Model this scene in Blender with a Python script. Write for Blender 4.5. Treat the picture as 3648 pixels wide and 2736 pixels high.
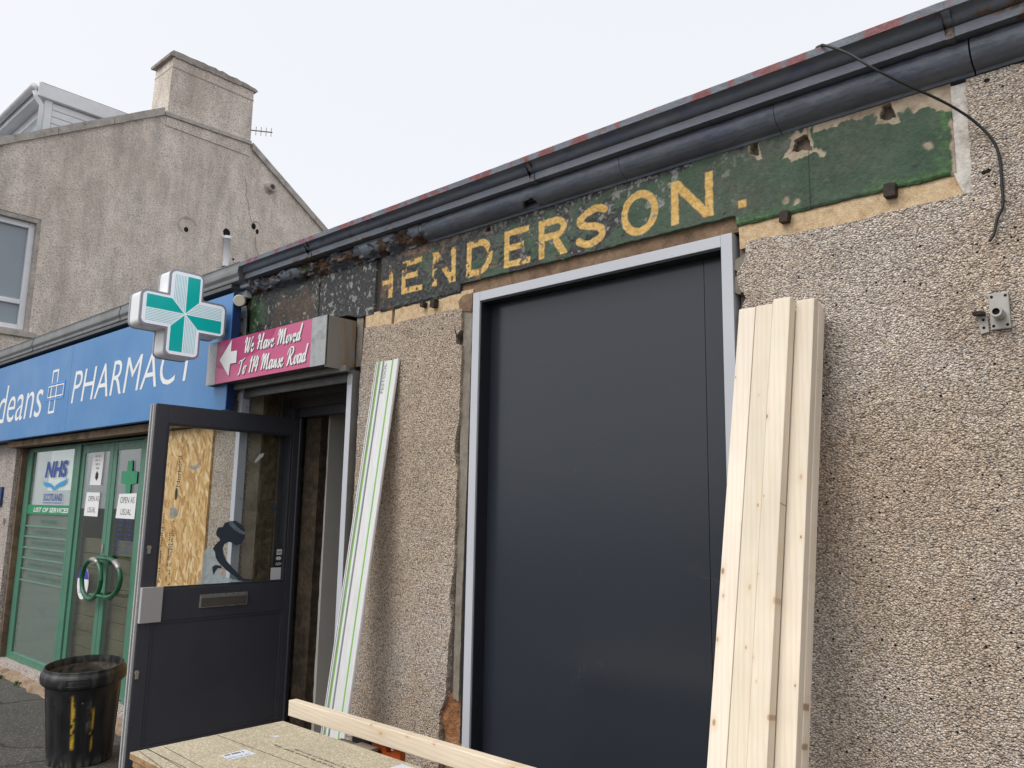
import bpy, bmesh, math, random
import numpy as np
from mathutils import Matrix, Vector
from mathutils.geometry import tessellate_polygon
for o in list(bpy.data.objects): bpy.data.objects.remove(o)
SC = bpy.context.scene
COL = SC.collection
rnd = random.Random(7)

# ------------------------------------------------------------------ camera, sky, sun, exposure
cam = bpy.data.cameras.new('Camera')
cam.sensor_fit = 'HORIZONTAL'; cam.sensor_width = 36.0; cam.lens = 28.075
cam.clip_start = 0.05; cam.clip_end = 2000
cam_o = bpy.data.objects.new('Camera', cam); COL.objects.link(cam_o)
right = Vector((0.74498161, 0.66686235, 0.01723356))
up = Vector((0.0921938, -0.12851127, 0.98741337))
back = Vector((0.66068351, -0.73401598, -0.15721911))
m = Matrix.Identity(4)
for i in range(3):
    m[i][0] = right[i]; m[i][1] = up[i]; m[i][2] = back[i]
m.translation = Vector((0, 0, 1.6))
cam_o.matrix_world = m
SC.camera = cam_o

SUN_EL, SUN_AZ = math.radians(48), math.radians(194)       # azimuth measured from +Y (north) clockwise: behind the camera, to its left
w = bpy.data.worlds.new('World'); SC.world = w; w.use_nodes = True
wn = w.node_tree; wn.nodes.clear()
sky = wn.nodes.new('ShaderNodeTexSky'); sky.sky_type = 'NISHITA'; sky.sun_disc = False
sky.sun_elevation = SUN_EL; sky.sun_rotation = SUN_AZ
sky.air_density = 1.0; sky.dust_density = 5.0; sky.ozone_density = 1.0
hsv = wn.nodes.new('ShaderNodeHueSaturation'); hsv.inputs['Saturation'].default_value = 0.22
mx = wn.nodes.new('ShaderNodeMix'); mx.data_type = 'RGBA'; mx.inputs[0].default_value = 0.72
mx.inputs[7].default_value = (6.6, 6.76, 7.1, 1)           # even overcast cloud
bg = wn.nodes.new('ShaderNodeBackground'); bg.inputs['Strength'].default_value = 0.115
wo = wn.nodes.new('ShaderNodeOutputWorld')
wn.links.new(sky.outputs[0], hsv.inputs['Color']); wn.links.new(hsv.outputs[0], mx.inputs[6])
wn.links.new(mx.outputs[2], bg.inputs['Color']); wn.links.new(bg.outputs[0], wo.inputs['Surface'])

sun = bpy.data.lights.new('Sun', 'SUN'); sun.energy = 0.95; sun.angle = math.radians(35); sun.color = (1.0, 0.97, 0.92)
sun_o = bpy.data.objects.new('Sun', sun); COL.objects.link(sun_o)
sd = Vector((math.sin(SUN_AZ) * math.cos(SUN_EL), math.cos(SUN_AZ) * math.cos(SUN_EL), math.sin(SUN_EL)))
sun_o.rotation_euler = sd.to_track_quat('Z', 'Y').to_euler()
sun_o.location = (0, -3, 8)

SC.view_settings.view_transform = 'Standard'; SC.view_settings.look = 'None'
SC.view_settings.exposure = 0.5; SC.view_settings.gamma = 1.0
SC.view_settings.use_curve_mapping = False

# ------------------------------------------------------------------ helpers: objects
WO = {}                                                    # world origin of each object (no parent is rotated)
def empty(name, loc, label, cat, group=None):
    o = bpy.data.objects.new(name, None); COL.objects.link(o)
    o.location = loc; o.empty_display_size = 0.1
    o['label'] = label; o['category'] = cat
    if group: o['group'] = group
    WO[o.name] = Vector(loc)
    return o
def tag(o, label=None, cat=None, group=None, kind=None):
    if label: o['label'] = label
    if cat: o['category'] = cat
    if group: o['group'] = group
    if kind: o['kind'] = kind
    return o
def obj(name, V, F, mat, parent=None, smooth=False, attrs=None, rot=None, origin=None):
    V = np.asarray(V, dtype=float)
    if origin is None:
        lo, hi = V.min(0), V.max(0); origin = Vector(((lo[0]+hi[0])/2, (lo[1]+hi[1])/2, lo[2]))
    else: origin = Vector(origin)
    me = bpy.data.meshes.new(name)
    me.from_pydata((V - np.array(origin)).tolist(), [], F)
    if smooth: me.polygons.foreach_set('use_smooth', [True]*len(me.polygons))
    if attrs:
        for k, a in attrs.items():
            at = me.attributes.new(k, 'FLOAT', 'POINT'); at.data.foreach_set('value', np.asarray(a, dtype=np.float32))
    me.materials.append(mat); me.update()
    o = bpy.data.objects.new(name, me); COL.objects.link(o)
    WO[o.name] = origin
    if parent is not None:
        o.parent = parent; o.location = origin - WO[parent.name]
    else: o.location = origin
    if rot: o.rotation_euler = rot
    return o
class MB:
    """collects shapes into one mesh"""
    def __init__(s): s.V = []; s.F = []
    def add(s, V, F):
        n = len(s.V); s.V += [tuple(v) for v in V]; s.F += [tuple(i+n for i in f) for f in F]; return s
    def box(s, x0, x1, y0, y1, z0, z1, b=0.0):
        if b <= 0:
            V = [(x, y, z) for x in (x0, x1) for y in (y0, y1) for z in (z0, z1)]
            return s.add(V, [(0,1,3,2),(4,6,7,5),(0,4,5,1),(2,3,7,6),(0,2,6,4),(1,5,7,3)])
        bm = bmesh.new(); bmesh.ops.create_cube(bm, size=1)
        for v in bm.verts:
            v.co = Vector(((x0+x1)/2+v.co.x*(x1-x0), (y0+y1)/2+v.co.y*(y1-y0), (z0+z1)/2+v.co.z*(z1-z0)))
        bmesh.ops.bevel(bm, geom=list(bm.edges), offset=b, segments=2, affect='EDGES', profile=0.6)
        bm.verts.index_update()
        s.add([v.co[:] for v in bm.verts], [[v.index for v in f.verts] for f in bm.faces]); bm.free(); return s
    def tube(s, pts, r, seg=10, cap=True):
        pts = [Vector(p) for p in pts]; n = len(pts); rs = r if hasattr(r, '__len__') else [r]*n
        V = []; F = []; prev = None
        for i, p in enumerate(pts):
            t = (pts[min(i+1, n-1)] - pts[max(i-1, 0)]).normalized()
            if prev is None:
                a = Vector((0, 0, 1)) if abs(t.z) < .9 else Vector((1, 0, 0)); u = t.cross(a).normalized()
            else: u = (prev - t*prev.dot(t)).normalized()
            prev = u; v = t.cross(u)
            for k in range(seg):
                a = 2*math.pi*k/seg; V.append(p + (u*math.cos(a) + v*math.sin(a))*rs[i])
        for i in range(n-1):
            for k in range(seg):
                a = i*seg+k; b = i*seg+(k+1) % seg; F.append((a, b, b+seg, a+seg))
        if cap: F.append(tuple(range(seg))[::-1]); F.append(tuple(range((n-1)*seg, n*seg)))
        return s.add(V, F)
    def prism(s, poly, a0, a1, axis='y', holes=()):
        """outline (u,v) extruded along an axis: y -> (x,z), x -> (y,z), z -> (x,y)"""
        loops = [list(poly)] + [list(h) for h in holes]
        flat = [p for l in loops for p in l]; n = len(flat)
        def P(u, v, a): return {'y': (u, a, v), 'x': (a, u, v), 'z': (u, v, a)}[axis]
        tri = tessellate_polygon([[Vector((u, v, 0)) for u, v in l] for l in loops])
        V = [P(u, v, a0) for u, v in flat] + [P(u, v, a1) for u, v in flat]
        F = [tuple(t) for t in tri] + [tuple(i+n for i in t[::-1]) for t in tri]
        o = 0
        for l in loops:
            k = len(l)
            for i in range(k): F.append((o+i, o+(i+1) % k, n+o+(i+1) % k, n+o+i))
            o += k
        return s.add(V, F)
    def lathe(s, prof, c, seg=48, axis='z', close=False):
        V = []; F = []; n = len(prof)
        for r, h in prof:
            for k in range(seg):
                a = 2*math.pi*k/seg; u, v = r*math.cos(a), r*math.sin(a)
                V.append({'z': (c[0]+u, c[1]+v, c[2]+h), 'y': (c[0]+u, c[1]+h, c[2]+v), 'x': (c[0]+h, c[1]+u, c[2]+v)}[axis])
        for i in range(n-1):
            for k in range(seg):
                a = i*seg+k; b = i*seg+(k+1) % seg; F.append((a, b, b+seg, a+seg))
        if close: F.append(tuple(range(seg))); F.append(tuple(range((n-1)*seg, n*seg)))
        return s.add(V, F)
    def fix(s, me):
        bm = bmesh.new(); bm.from_mesh(me); bmesh.ops.recalc_face_normals(bm, faces=bm.faces); bm.to_mesh(me); bm.free()
    def build(s, name, mat, parent=None, smooth=False, rot=None, origin=None, autosmooth=None):
        o = obj(name, s.V, s.F, mat, parent, smooth, rot=rot, origin=origin); s.fix(o.data)
        if autosmooth:
            o.data.set_sharp_from_angle(angle=math.radians(autosmooth))
        return o
def BOX(name, mat, parent, *a, b=0.0): return MB().box(*a, b=b).build(name, mat, parent)

# ------------------------------------------------------------------ helpers: numpy noise
def _h(ix, iy, seed):
    n = (ix.astype(np.int64)*374761393 + iy.astype(np.int64)*668265263 + seed*1442695041) & 0x7fffffff
    n = ((n ^ (n >> 13))*1274126177) & 0x7fffffff
    return ((n ^ (n >> 16)) & 0xffff)/65535.0
def vn(x, y, sc, seed=0):
    x = np.asarray(x)*sc; y = np.asarray(y)*sc; ix = np.floor(x); iy = np.floor(y); fx = x-ix; fy = y-iy
    fx = fx*fx*(3-2*fx); fy = fy*fy*(3-2*fy)
    a = _h(ix, iy, seed); b = _h(ix+1, iy, seed); c = _h(ix, iy+1, seed); d = _h(ix+1, iy+1, seed)
    return (a*(1-fx)+b*fx)*(1-fy)+(c*(1-fx)+d*fx)*fy
def fbm(x, y, sc, oct=4, seed=0):
    s = 0; a = .5; t = 0
    for i in range(oct): s = s + a*vn(x, y, sc*2**i, seed+i*17); t += a; a *= .5
    return s/t
def ss(a, b, x):
    t = np.clip((x-a)/(b-a), 0, 1); return t*t*(3-2*t)

# ------------------------------------------------------------------ helpers: materials
def L(r, g, b):
    f = lambda c: ((c/255)/12.92 if c/255 <= .04045 else ((c/255+.055)/1.055)**2.4)
    return (f(r), f(g), f(b), 1.0)
class Mat:
    def __init__(s, name):
        s.m = bpy.data.materials.new(name); s.m.use_nodes = True; s.t = s.m.node_tree
        s.p = s.t.nodes['Principled BSDF']; s.out = s.t.nodes['Material Output']
    def n(s, typ, ins=None, **at):
        nd = s.t.nodes.new('ShaderNode'+typ)
        for k, v in at.items(): setattr(nd, k, v)
        for k, v in (ins or {}).items(): s.set(nd.inputs[k], v)
        return nd
    def set(s, sock, v):
        if isinstance(v, bpy.types.NodeSocket): s.t.links.new(v, sock)
        else: sock.default_value = v
    def P(s, **kw):
        for k, v in kw.items(): s.set(s.p.inputs[k.replace('_', ' ')], v)
        return s
    def pos(s): return s.n('NewGeometry').outputs['Position']
    def ob(s): return s.n('TexCoord').outputs['Object']
    def map(s, vec, scale=(1, 1, 1), rot=(0, 0, 0), loc=(0, 0, 0)):
        return s.n('Mapping', {'Vector': vec, 'Scale': scale, 'Rotation': rot, 'Location': loc}).outputs[0]
    def noise(s, vec, sc, det=4, rough=.55, dist=0): return s.n('TexNoise', {'Vector': vec, 'Scale': sc, 'Detail': det, 'Roughness': rough, 'Distortion': dist}).outputs['Fac']
    def voro(s, vec, sc, out='Distance', rand=1.0, feature='F1'): return s.n('TexVoronoi', {'Vector': vec, 'Scale': sc, 'Randomness': rand}, feature=feature).outputs[out]
    def ramp(s, fac, stops, interp='LINEAR'):
        nd = s.n('ValToRGB', {'Fac': fac}); r = nd.color_ramp; r.interpolation = interp
        while len(r.elements) < len(stops): r.elements.new(.5)
        for e, (p, c) in zip(r.elements, stops):
            e.position = p; e.color = c if hasattr(c, '__len__') else (c, c, c, 1)
        return nd.outputs[0]
    def mix(s, f, a, b, bl='MIX'):
        nd = s.n('Mix', data_type='RGBA', blend_type=bl, clamp_factor=True); s.set(nd.inputs[0], f); s.set(nd.inputs[6], a); s.set(nd.inputs[7], b); return nd.outputs[2]
    def mth(s, op, a, b=0.0, clamp=False):
        nd = s.n('Math', operation=op, use_clamp=clamp); s.set(nd.inputs[0], a); s.set(nd.inputs[1], b); return nd.outputs[0]
    def attr(s, name): return s.n('Attribute', attribute_name=name).outputs['Fac']
    def bump(s, h, strength=.5, dist=.01, nrm=None):
        nd = s.n('Bump', {'Height': h, 'Strength': strength, 'Distance': dist})
        if nrm: s.set(nd.inputs['Normal'], nrm)
        return nd.outputs[0]
    def rand(s): return s.n('ObjectInfo').outputs['Random']

def flat(name, colr, rough=.5, metal=0.0, var=.06, vs=6.0, bump=0.0, bs=60, spec=.5, dirt=None, ds=3.0):
    """plain paint / plastic / metal with a little unevenness"""
    M = Mat(name); v = M.pos(); nz = M.noise(v, vs, 5)
    c = M.mix(1.0, colr, M.ramp(nz, [(.25, 1-var*2.2), (.75, 1+0*var)]), 'MULTIPLY')
    if dirt is not None:
        d = M.ramp(M.noise(v, ds, 6, .7), [(.5, 0), (.72, .75)]); c = M.mix(d, c, dirt)
    M.P(Base_Color=c, Roughness=M.ramp(M.noise(v, vs*2.3, 4), [(.3, max(rough-.08, .02)), (.7, min(rough+.1, 1))]), Metallic=metal)
    M.p.inputs['Specular IOR Level'].default_value = spec
    if bump: M.P(Normal=M.bump(M.noise(v, bs, 4), bump, .004))
    return M.m

def roughcast(name, cols, cell=120, tint=None, sp=26, bstr=1.0, streak=False, gain=1.0, gapk=.62, g2k=.5):
    M = Mat(name); v = M.pos()
    wv = M.n('Vector' if False else 'VectorMath', {0: v, 1: M.map(M.n('TexNoise', {'Vector': v, 'Scale': 40}).outputs['Color'], (.012, .012, .012))}, operation='ADD').outputs[0]
    sv = M.map(wv, (1, 1, 1.25))
    vo = M.n('TexVoronoi', {'Vector': sv, 'Scale': cell}); vo2 = M.n('TexVoronoi', {'Vector': sv, 'Scale': cell*.55})
    rc = M.n('SeparateColor', {0: vo.outputs['Color']})
    c = M.ramp(rc.outputs[0], [(i/(len(cols)-1), q) for i, q in enumerate(cols)])
    r2 = M.n('SeparateColor', {0: vo2.outputs['Color']})
    big = M.noise(v, 1.3, 4, .6); big2 = M.noise(v, 4.5, 5, .65)
    c = M.mix(M.ramp(r2.outputs[0], [(.45, 0), (.9, .22)]), c, L(228, 222, 210))
    if tint is not None: c = M.mix(M.ramp(big, [(.42, 0), (.62, .55)]), c, M.mix(1.0, c, tint, 'MULTIPLY'))
    gap = M.ramp(vo.outputs['Distance'], [(.4, 0), (.8, gapk)])
    c = M.mix(gap, c, L(84, 73, 63))
    g2 = M.ramp(M.noise(v, 95, 3, .6), [(.34, g2k), (.44, 0)])
    c = M.mix(g2, c, L(72, 62, 54))
    c = M.mix(1.0, c, M.ramp(big2, [(.3, .86), (.65, 1.05)]), 'MULTIPLY')
    # pits where a pebble has dropped out
    vp = M.n('TexVoronoi', {'Vector': v, 'Scale': sp}); pr = M.n('SeparateColor', {0: vp.outputs['Color']})
    pit = M.mth('MULTIPLY', M.ramp(vp.outputs['Distance'], [(.07, 1), (.12, 0)]), M.ramp(pr.outputs[1], [(.66, 0), (.68, 1)]))
    c = M.mix(M.mth('MULTIPLY', pit, 0.0 if streak else 1.0), c, L(26, 22, 20))
    if streak:
        st = M.ramp(M.noise(M.map(v, (2.2, 2.2, .5)), 1.5, 7, .68), [(.44, 0), (.72, .5)])
        c = M.mix(st, c, L(98, 92, 88)); c = M.mix(M.ramp(M.noise(v, .9, 6, .7), [(.46, 0), (.72, .45)]), c, L(150, 132, 120)); pit = M.mth('MULTIPLY', pit, 0.0)
    c = M.mix(1.0, c, (gain, gain*.985, gain*.965, 1) if streak else (gain, gain, gain*1.03, 1), 'MULTIPLY')
    h = M.mth('SUBTRACT', M.mth('MULTIPLY', M.mth('SUBTRACT', 1.0, vo.outputs['Distance']), M.mth('ADD', .5, rc.outputs[1])), pit)
    n1 = M.bump(h, bstr, .012); n2 = M.bump(M.noise(v, 26, 4, .6), .5, .02, n1)
    M.P(Base_Color=c, Roughness=.92, Normal=n2); M.p.inputs['Specular IOR Level'].default_value = .25
    return M.m

def wood(name, pale, dark, axis=2, knots=True, rough=.62):
    M = Mat(name); o = M.ob(); r = M.rand()
    off = M.n('CombineXYZ', {0: M.mth('MULTIPLY', r, 7.3), 1: M.mth('MULTIPLY', r, 3.1), 2: M.mth('MULTIPLY', r, 11.0)}).outputs[0]
    v = M.n('VectorMath', {0: o, 1: off}, operation='ADD').outputs[0]
    sc = [1, 1, 1]; sc[axis] = .06
    vs = M.map(v, tuple(sc))
    dist = M.n('TexNoise', {'Vector': vs, 'Scale': 7, 'Detail': 3}).outputs['Color']
    vd = M.n('VectorMath', {0: vs, 1: M.map(dist, (.03, .03, .03))}, operation='ADD').outputs[0]
    ring = M.n('TexWave', {'Vector': vd, 'Scale': 34, 'Distortion': 3.5, 'Detail': 3, 'Detail Scale': 1.2}, wave_type='BANDS', bands_direction='DIAGONAL').outputs['Fac']
    fine = M.noise(vs, 160, 3, .6)
    c = M.mix(M.ramp(ring, [(.45, 0), (1, .26)]), pale, dark)
    c = M.mix(M.ramp(fine, [(.4, .0), (.75, .22)]), c, dark)
    c = M.mix(1.0, c, M.ramp(M.noise(v, 2.2, 3), [(.3, .86), (.7, 1.03)]), 'MULTIPLY')
    c = M.mix(1.0, c, M.n('CombineColor', {0: M.mth('ADD', .93, M.mth('MULTIPLY', r, .09)), 1: M.mth('ADD', .92, M.mth('MULTIPLY', r, .09)), 2: M.mth('ADD', .88, M.mth('MULTIPLY', r, .14))}).outputs[0], 'MULTIPLY')
    if knots:
        sx = M.n('SeparateXYZ', {0: v}); lat = sx.outputs[0] if axis == 2 else sx.outputs[2]
        kuv = M.n('CombineXYZ', {0: M.mth('MULTIPLY', lat, 17.0), 1: M.mth('MULTIPLY', sx.outputs[axis], 9.0)}).outputs[0]
        kv = M.n('TexVoronoi', {'Vector': kuv, 'Scale': 1.0}, voronoi_dimensions='2D'); kr = M.n('SeparateColor', {0: kv.outputs['Color']})
        on = M.ramp(kr.outputs[0], [(.62, 0), (.64, 1)])
        kd = M.mth('MULTIPLY', kv.outputs['Distance'], M.mth('ADD', .65, M.mth('MULTIPLY', kr.outputs[1], 1.9)))
        k = M.mth('MULTIPLY', M.mth('MULTIPLY', M.ramp(kd, [(.05, 1), (.09, 0)]), on), M.mth('ADD', .35, M.mth('MULTIPLY', kr.outputs[2], .6)))
        halo = M.mth('MULTIPLY', M.ramp(kd, [(.07, .6), (.3, 0)]), on)
        c = M.mix(halo, c, dark); c = M.mix(k, c, L(148, 120, 92))
    M.P(Base_Color=c, Roughness=rough, Normal=M.bump(fine, .12, .002)); M.p.inputs['Specular IOR Level'].default_value = .3
    return M.m
# ------------------------------------------------------------------ materials
K = {}
K['rough'] = roughcast('pebbledash', [L(176,167,158), L(210,198,182), L(164,146,126), L(220,212,202), L(194,174,150), L(150,145,142), L(228,216,198), L(186,171,155)], cell=140, tint=L(240,222,200), gain=1.30, gapk=.66, bstr=.85)
K['rough_b'] = roughcast('pebbledash pale', [L(204,192,184), L(218,206,196), L(180,166,156), L(224,216,208), L(194,178,166), L(172,164,160)], cell=85, sp=14, bstr=.9, gain=1.1)
K['harl'] = roughcast('grey harling', [L(206,196,187), L(214,204,195), L(196,187,178), L(220,211,202), L(202,190,181)], cell=50, sp=4, bstr=.6, streak=True, gain=1.5, gapk=.45, g2k=.35)

def m_fascia():
    M = Mat('peeling green fascia paint'); v = M.pos()
    n1 = M.noise(v, 7, 6, .65); n2 = M.noise(v, 60, 5, .7); n3 = M.noise(v, 22, 4)
    c = M.ramp(M.noise(v, 4.5, 7, .7), [(.3, L(50,66,54)), (.44, L(60,86,64)), (.54, L(70,92,72)), (.62, L(88,94,84)), (.75, L(94,90,82))])
    c = M.mix(M.ramp(M.noise(M.map(v, (1, 1, 1.6)), 2.6, 6, .65), [(.46, 0), (.62, .62)]), c, M.ramp(n2, [(.3, L(72,74,66)), (.7, L(98,96,88))]))
    c = M.mix(M.attr('moss'), c, M.ramp(n2, [(.35, L(52,88,52)), (.65, L(84,122,74))]))
    c = M.mix(1.0, c, M.ramp(n2, [(.3, .72), (.6, 1.05)]), 'MULTIPLY')
    dk = M.ramp(n2, [(.3, L(22,22,24)), (.5, L(46,47,48)), (.62, L(76,77,75)), (.72, L(42,56,44)), (.85, L(108,107,104))])
    c = M.mix(M.attr('dark'), c, dk)
    c = M.mix(M.attr('brown'), c, M.ramp(n3, [(.35, L(84,62,44)), (.65, L(132,100,72))]))
    c = M.mix(M.attr('white'), c, M.ramp(n2, [(.3, L(126,126,124)), (.7, L(190,188,182))]))
    c = M.mix(M.attr('bare'), c, M.ramp(n3, [(.3, L(150,132,112)), (.7, L(202,184,160))]))
    gold = M.ramp(n2, [(.28, L(180,138,70)), (.5, L(218,176,98)), (.7, L(236,204,136))])
    c = M.mix(M.attr('gold'), c, gold)
    c = M.mix(M.attr('pit'), c, L(26,20,16))  # shade inside the holes painted near black; also the dark joint line
    M.P(Base_Color=c, Roughness=.6, Normal=M.bump(M.noise(v, 75, 6, .75), .8, .008)); return M.m
K['fascia'] = m_fascia()

def m_cornice():
    M = Mat('slate grey cornice paint'); v = M.pos()
    n1 = M.noise(v, 5, 5); n2 = M.noise(v, 34, 6, .7); n4 = M.noise(v, 90, 4, .6)
    c = M.ramp(n1, [(.3, L(88,94,104)), (.6, L(102,108,119)), (.75, L(116,122,131))])
    c = M.mix(M.attr('blue'), c, L(74,80,112))
    rust = M.ramp(n2, [(.28, L(40,36,34)), (.42, L(88,76,66)), (.5, L(130,94,66)), (.56, L(70,66,63)), (.66, L(104,100,96)), (.78, L(150,144,136))])
    c = M.mix(M.attr('bare'), c, rust)
    c = M.mix(M.attr('red'), c, M.ramp(n4, [(.3, L(104,48,50)), (.7, L(132,66,68))]))
    c = M.mix(M.attr('moss'), c, L(86,98,48))
    c = M.mix(M.attr('pit'), c, L(26,24,24))  # shade of the hollow in the moulding painted into the colour
    h = M.mth('ADD', M.mth('MULTIPLY', n2, 1.0), M.mth('MULTIPLY', n4, .25))
    M.P(Base_Color=c, Roughness=M.ramp(M.attr('bare'), [(0, .4), (1, .9)]), Normal=M.bump(h, .4, .012)); return M.m
K['cornice'] = m_cornice()

def m_stone(name, a, b, d, sc=14, bs=.6, bd=.015):
    M = Mat(name); v = M.pos(); n1 = M.noise(v, sc, 6, .68, .4); n2 = M.noise(v, sc*6, 4)
    c = M.ramp(n1, [(.28, d), (.48, a), (.7, b)]); c = M.mix(1.0, c, M.ramp(n2, [(.3, .8), (.65, 1.05)]), 'MULTIPLY')
    M.P(Base_Color=c, Roughness=.85, Normal=M.bump(M.mth('ADD', n1, M.mth('MULTIPLY', n2, .4)), bs, bd)); return M.m
K['cream'] = m_stone('cream painted stone band', L(206,178,140), L(222,200,166), L(172,138,104), 30, .6, .01)
K['soffit'] = m_stone('brown lintel render', L(122,98,76), L(146,120,96), L(84,64,50), 12, .4)
K['mortar'] = m_stone('masonry core', L(96,86,76), L(126,114,100), L(58,50,44), 10, .8)
K['rubble'] = m_stone('exposed red rubble', L(150,100,62), L(186,140,100), L(92,72,54), 11, .9, .03)
K['jamb'] = m_stone('grey window jamb render', L(128,120,108), L(146,138,124), L(104,94,84), 9, .25)
K['plaster'] = m_stone('chipped white plaster', L(206,200,192), L(222,216,208), L(150,138,126), 12, .5)
K['reveal_tan'] = m_stone('tan reveal plaster', L(180,166,146), L(194,180,160), L(152,138,118), 8, .3)
K['reveal_brown'] = m_stone('old brown reveal timber', L(104,88,66), L(140,122,96), L(62,50,38), 16, .7)
K['lining'] = m_stone('dark old door lining', L(62,51,38), L(92,78,60), L(36,29,22), 16, .7)
K['foot'] = m_stone('worn concrete footing', L(150,128,106), L(168,148,126), L(104,86,70), 8, .6)
K['chim'] = m_stone('chimney cope', L(166,158,150), L(182,174,166), L(132,124,118), 7, .6)
K['cope'] = m_stone('coping stone', L(184,176,168), L(200,192,182), L(148,140,132), 6, .5)

def m_asphalt():
    M = Mat('asphalt'); v = M.pos(); n = M.noise(v, 1.2, 6, .6); s = M.n('TexVoronoi', {'Vector': v, 'Scale': 110}); sc = M.n('SeparateColor', {0: s.outputs['Color']})
    c = M.ramp(n, [(.3, L(62,60,57)), (.7, L(84,81,76))]); c = M.mix(M.ramp(sc.outputs[0], [(.8, 0), (.95, .5)]), c, L(140,134,126))
    cv = M.n('TexVoronoi', {'Vector': M.n('VectorMath', {0: v, 1: M.map(M.n('TexNoise', {'Vector': v, 'Scale': 3}).outputs['Color'], (.3, .3, .3))}, operation='ADD').outputs[0], 'Scale': .7}, feature='DISTANCE_TO_EDGE')
    c = M.mix(M.ramp(cv.outputs['Distance'], [(.004, .8), (.016, 0)]), c, L(30,28,27))
    M.P(Base_Color=c, Roughness=.9, Normal=M.bump(M.mth('ADD', s.outputs['Distance'], M.noise(v, 60, 3)), .6, .006)); return M.m
K['asphalt'] = m_asphalt()

def m_panel():
    M = Mat('dark grey aluminium panel'); v = M.pos()
    sm = M.ramp(M.noise(v, 3.2, 6, .7, .6), [(.58, 0), (.78, .7)])
    c = M.mix(sm, L(42,47,55), L(50,54,61)); M.P(Base_Color=c, Roughness=M.ramp(sm, [(0, .24), (1, .36)]), Normal=M.bump(M.noise(v, 1.5, 2), .12, .02))
    sv = M.map(v, (60, 1, 5)); sc = M.ramp(M.noise(sv, 1.0, 2), [(.80, 0), (.82, .2)]); M.P(Base_Color=M.mix(sc, c, L(92,96,102))); return M.m
K['panel'] = m_panel()
K['liner'] = flat('dark panel liner', L(34,36,42), .4)
K['alu'] = flat('silver grey frame', L(192,195,202), .38, var=.03, vs=3)
K['alu_dull'] = flat('dull aluminium', L(176,178,178), .45, .35, var=.1, vs=20, dirt=L(120,118,112), ds=14)
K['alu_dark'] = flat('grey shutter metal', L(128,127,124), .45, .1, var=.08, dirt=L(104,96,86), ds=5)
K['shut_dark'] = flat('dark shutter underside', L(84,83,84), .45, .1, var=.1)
K['door'] = flat('anthracite door', L(72,73,81), .4, var=.05, vs=4)
K['door_d'] = flat('anthracite door recess', L(62,63,69), .45, var=.05)
K['seal'] = flat('grey brush seal', L(200,198,196), .9, var=.15, vs=90, bump=.8, bs=160)
K['tin'] = flat('grey lock cover', L(186,181,180), .5, var=.03)
K['steel'] = flat('steel trim', L(178,174,168), .3, .45, var=.12, vs=14)
K['flap'] = flat('brushed letterbox flap', L(118,112,104), .28, .35, var=.05)
K['crackline'] = flat('hairline crack', L(140,131,123), .9)
K['brass'] = flat('lock cylinder', L(186,178,160), .35, .4)
K['green'] = flat('green shopfront frame', L(78,128,106), .42, var=.08, vs=5)
K['green_d'] = flat('green handle', L(34,96,66), .3, var=.05)
K['blue'] = flat('blue sign panel', L(76,134,190), .42, var=.05, vs=1.1)
K['blue_d'] = flat('dark blue sign return', L(36,58,108), .45)
K['white'] = flat('white lettering', L(236,236,234), .45, var=.03)
K['icon_b'] = flat('light blue line', L(80,150,220), .45, var=.03)
K['pvc'] = flat('white plastic', L(238,239,242), .4, var=.05)
K['cream_p'] = flat('cream plastic', L(222,216,196), .5, var=.05)
K['sign_w'] = flat('white acrylic face', L(238,242,250), .25, var=.03)
def m_lit(name, colr, e):
    M = Mat(name); v = M.pos(); c = M.mix(1.0, colr, M.ramp(M.noise(v, 6, 4), [(.3, .94), (.7, 1.0)]), 'MULTIPLY'); M.P(Base_Color=c, Roughness=.28, Emission_Color=c, Emission_Strength=e); return M.m
K['sign_w'] = m_lit('backlit white acrylic', L(238,243,252), .22); K['rim'] = flat('pale grey rim', L(172,174,180), .35, .2, var=.06)
K['teal'] = m_lit('backlit teal print', L(8,178,172), .18)
K['rust'] = m_stone('rusty bar', L(122,74,44), L(150,98,62), L(72,48,36), 60, .6, .004)
K['pink'] = flat('pink sign vinyl', L(200,92,134), .4, var=.03, vs=2)
K['pink_d'] = flat('deep pink print', L(178,60,112), .4, var=.03)
K['shadowp'] = flat('dark grey print', L(96,74,84), .5)
K['black'] = flat('black plastic', L(38,38,40), .45, var=.15, vs=8)
K['rubber'] = flat('black cable', L(24,25,27), .5)
K['orange'] = flat('orange plastic', L(206,96,40), .45, var=.1, vs=12)
K['blackmetal'] = flat('black metal', L(44,46,52), .45, var=.1)
K['greyplastic'] = flat('pale grey bracket', L(178,174,168), .5, var=.08, vs=30)
K['hole'] = flat('dark hole', L(18,16,15), .9)
K['iron'] = m_stone('rusted iron pin', L(52,44,40), L(84,66,54), L(30,26,24), 50, .7, .004)
K['lead'] = flat('grey gutter metal', L(124,126,126), .4, .3, var=.1, vs=4, dirt=L(92,90,86), ds=6)
K['slate'] = flat('slate roof', L(84,84,88), .7, var=.15, vs=3)
K['felt'] = flat('roof felt', L(74,72,70), .9, var=.15)
K['plasterboard'] = flat('grey inner wall', L(206,202,194), .8, var=.04)
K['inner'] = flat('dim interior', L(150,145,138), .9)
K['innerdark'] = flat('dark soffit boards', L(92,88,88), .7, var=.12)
K['brownwood'] = m_stone('brown slatted boards', L(118,104,82), L(128,114,92), L(102,88,70), 4, .2)
K['brownframe'] = m_stone('weathered brown frame', L(112,92,72), L(140,118,94), L(66,52,42), 6, .4)
K['blind'] = flat('grey window backing', L(146,150,147), .8, var=.05)
K['paper'] = flat('white paper', L(232,232,232), .7, var=.02)
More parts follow.
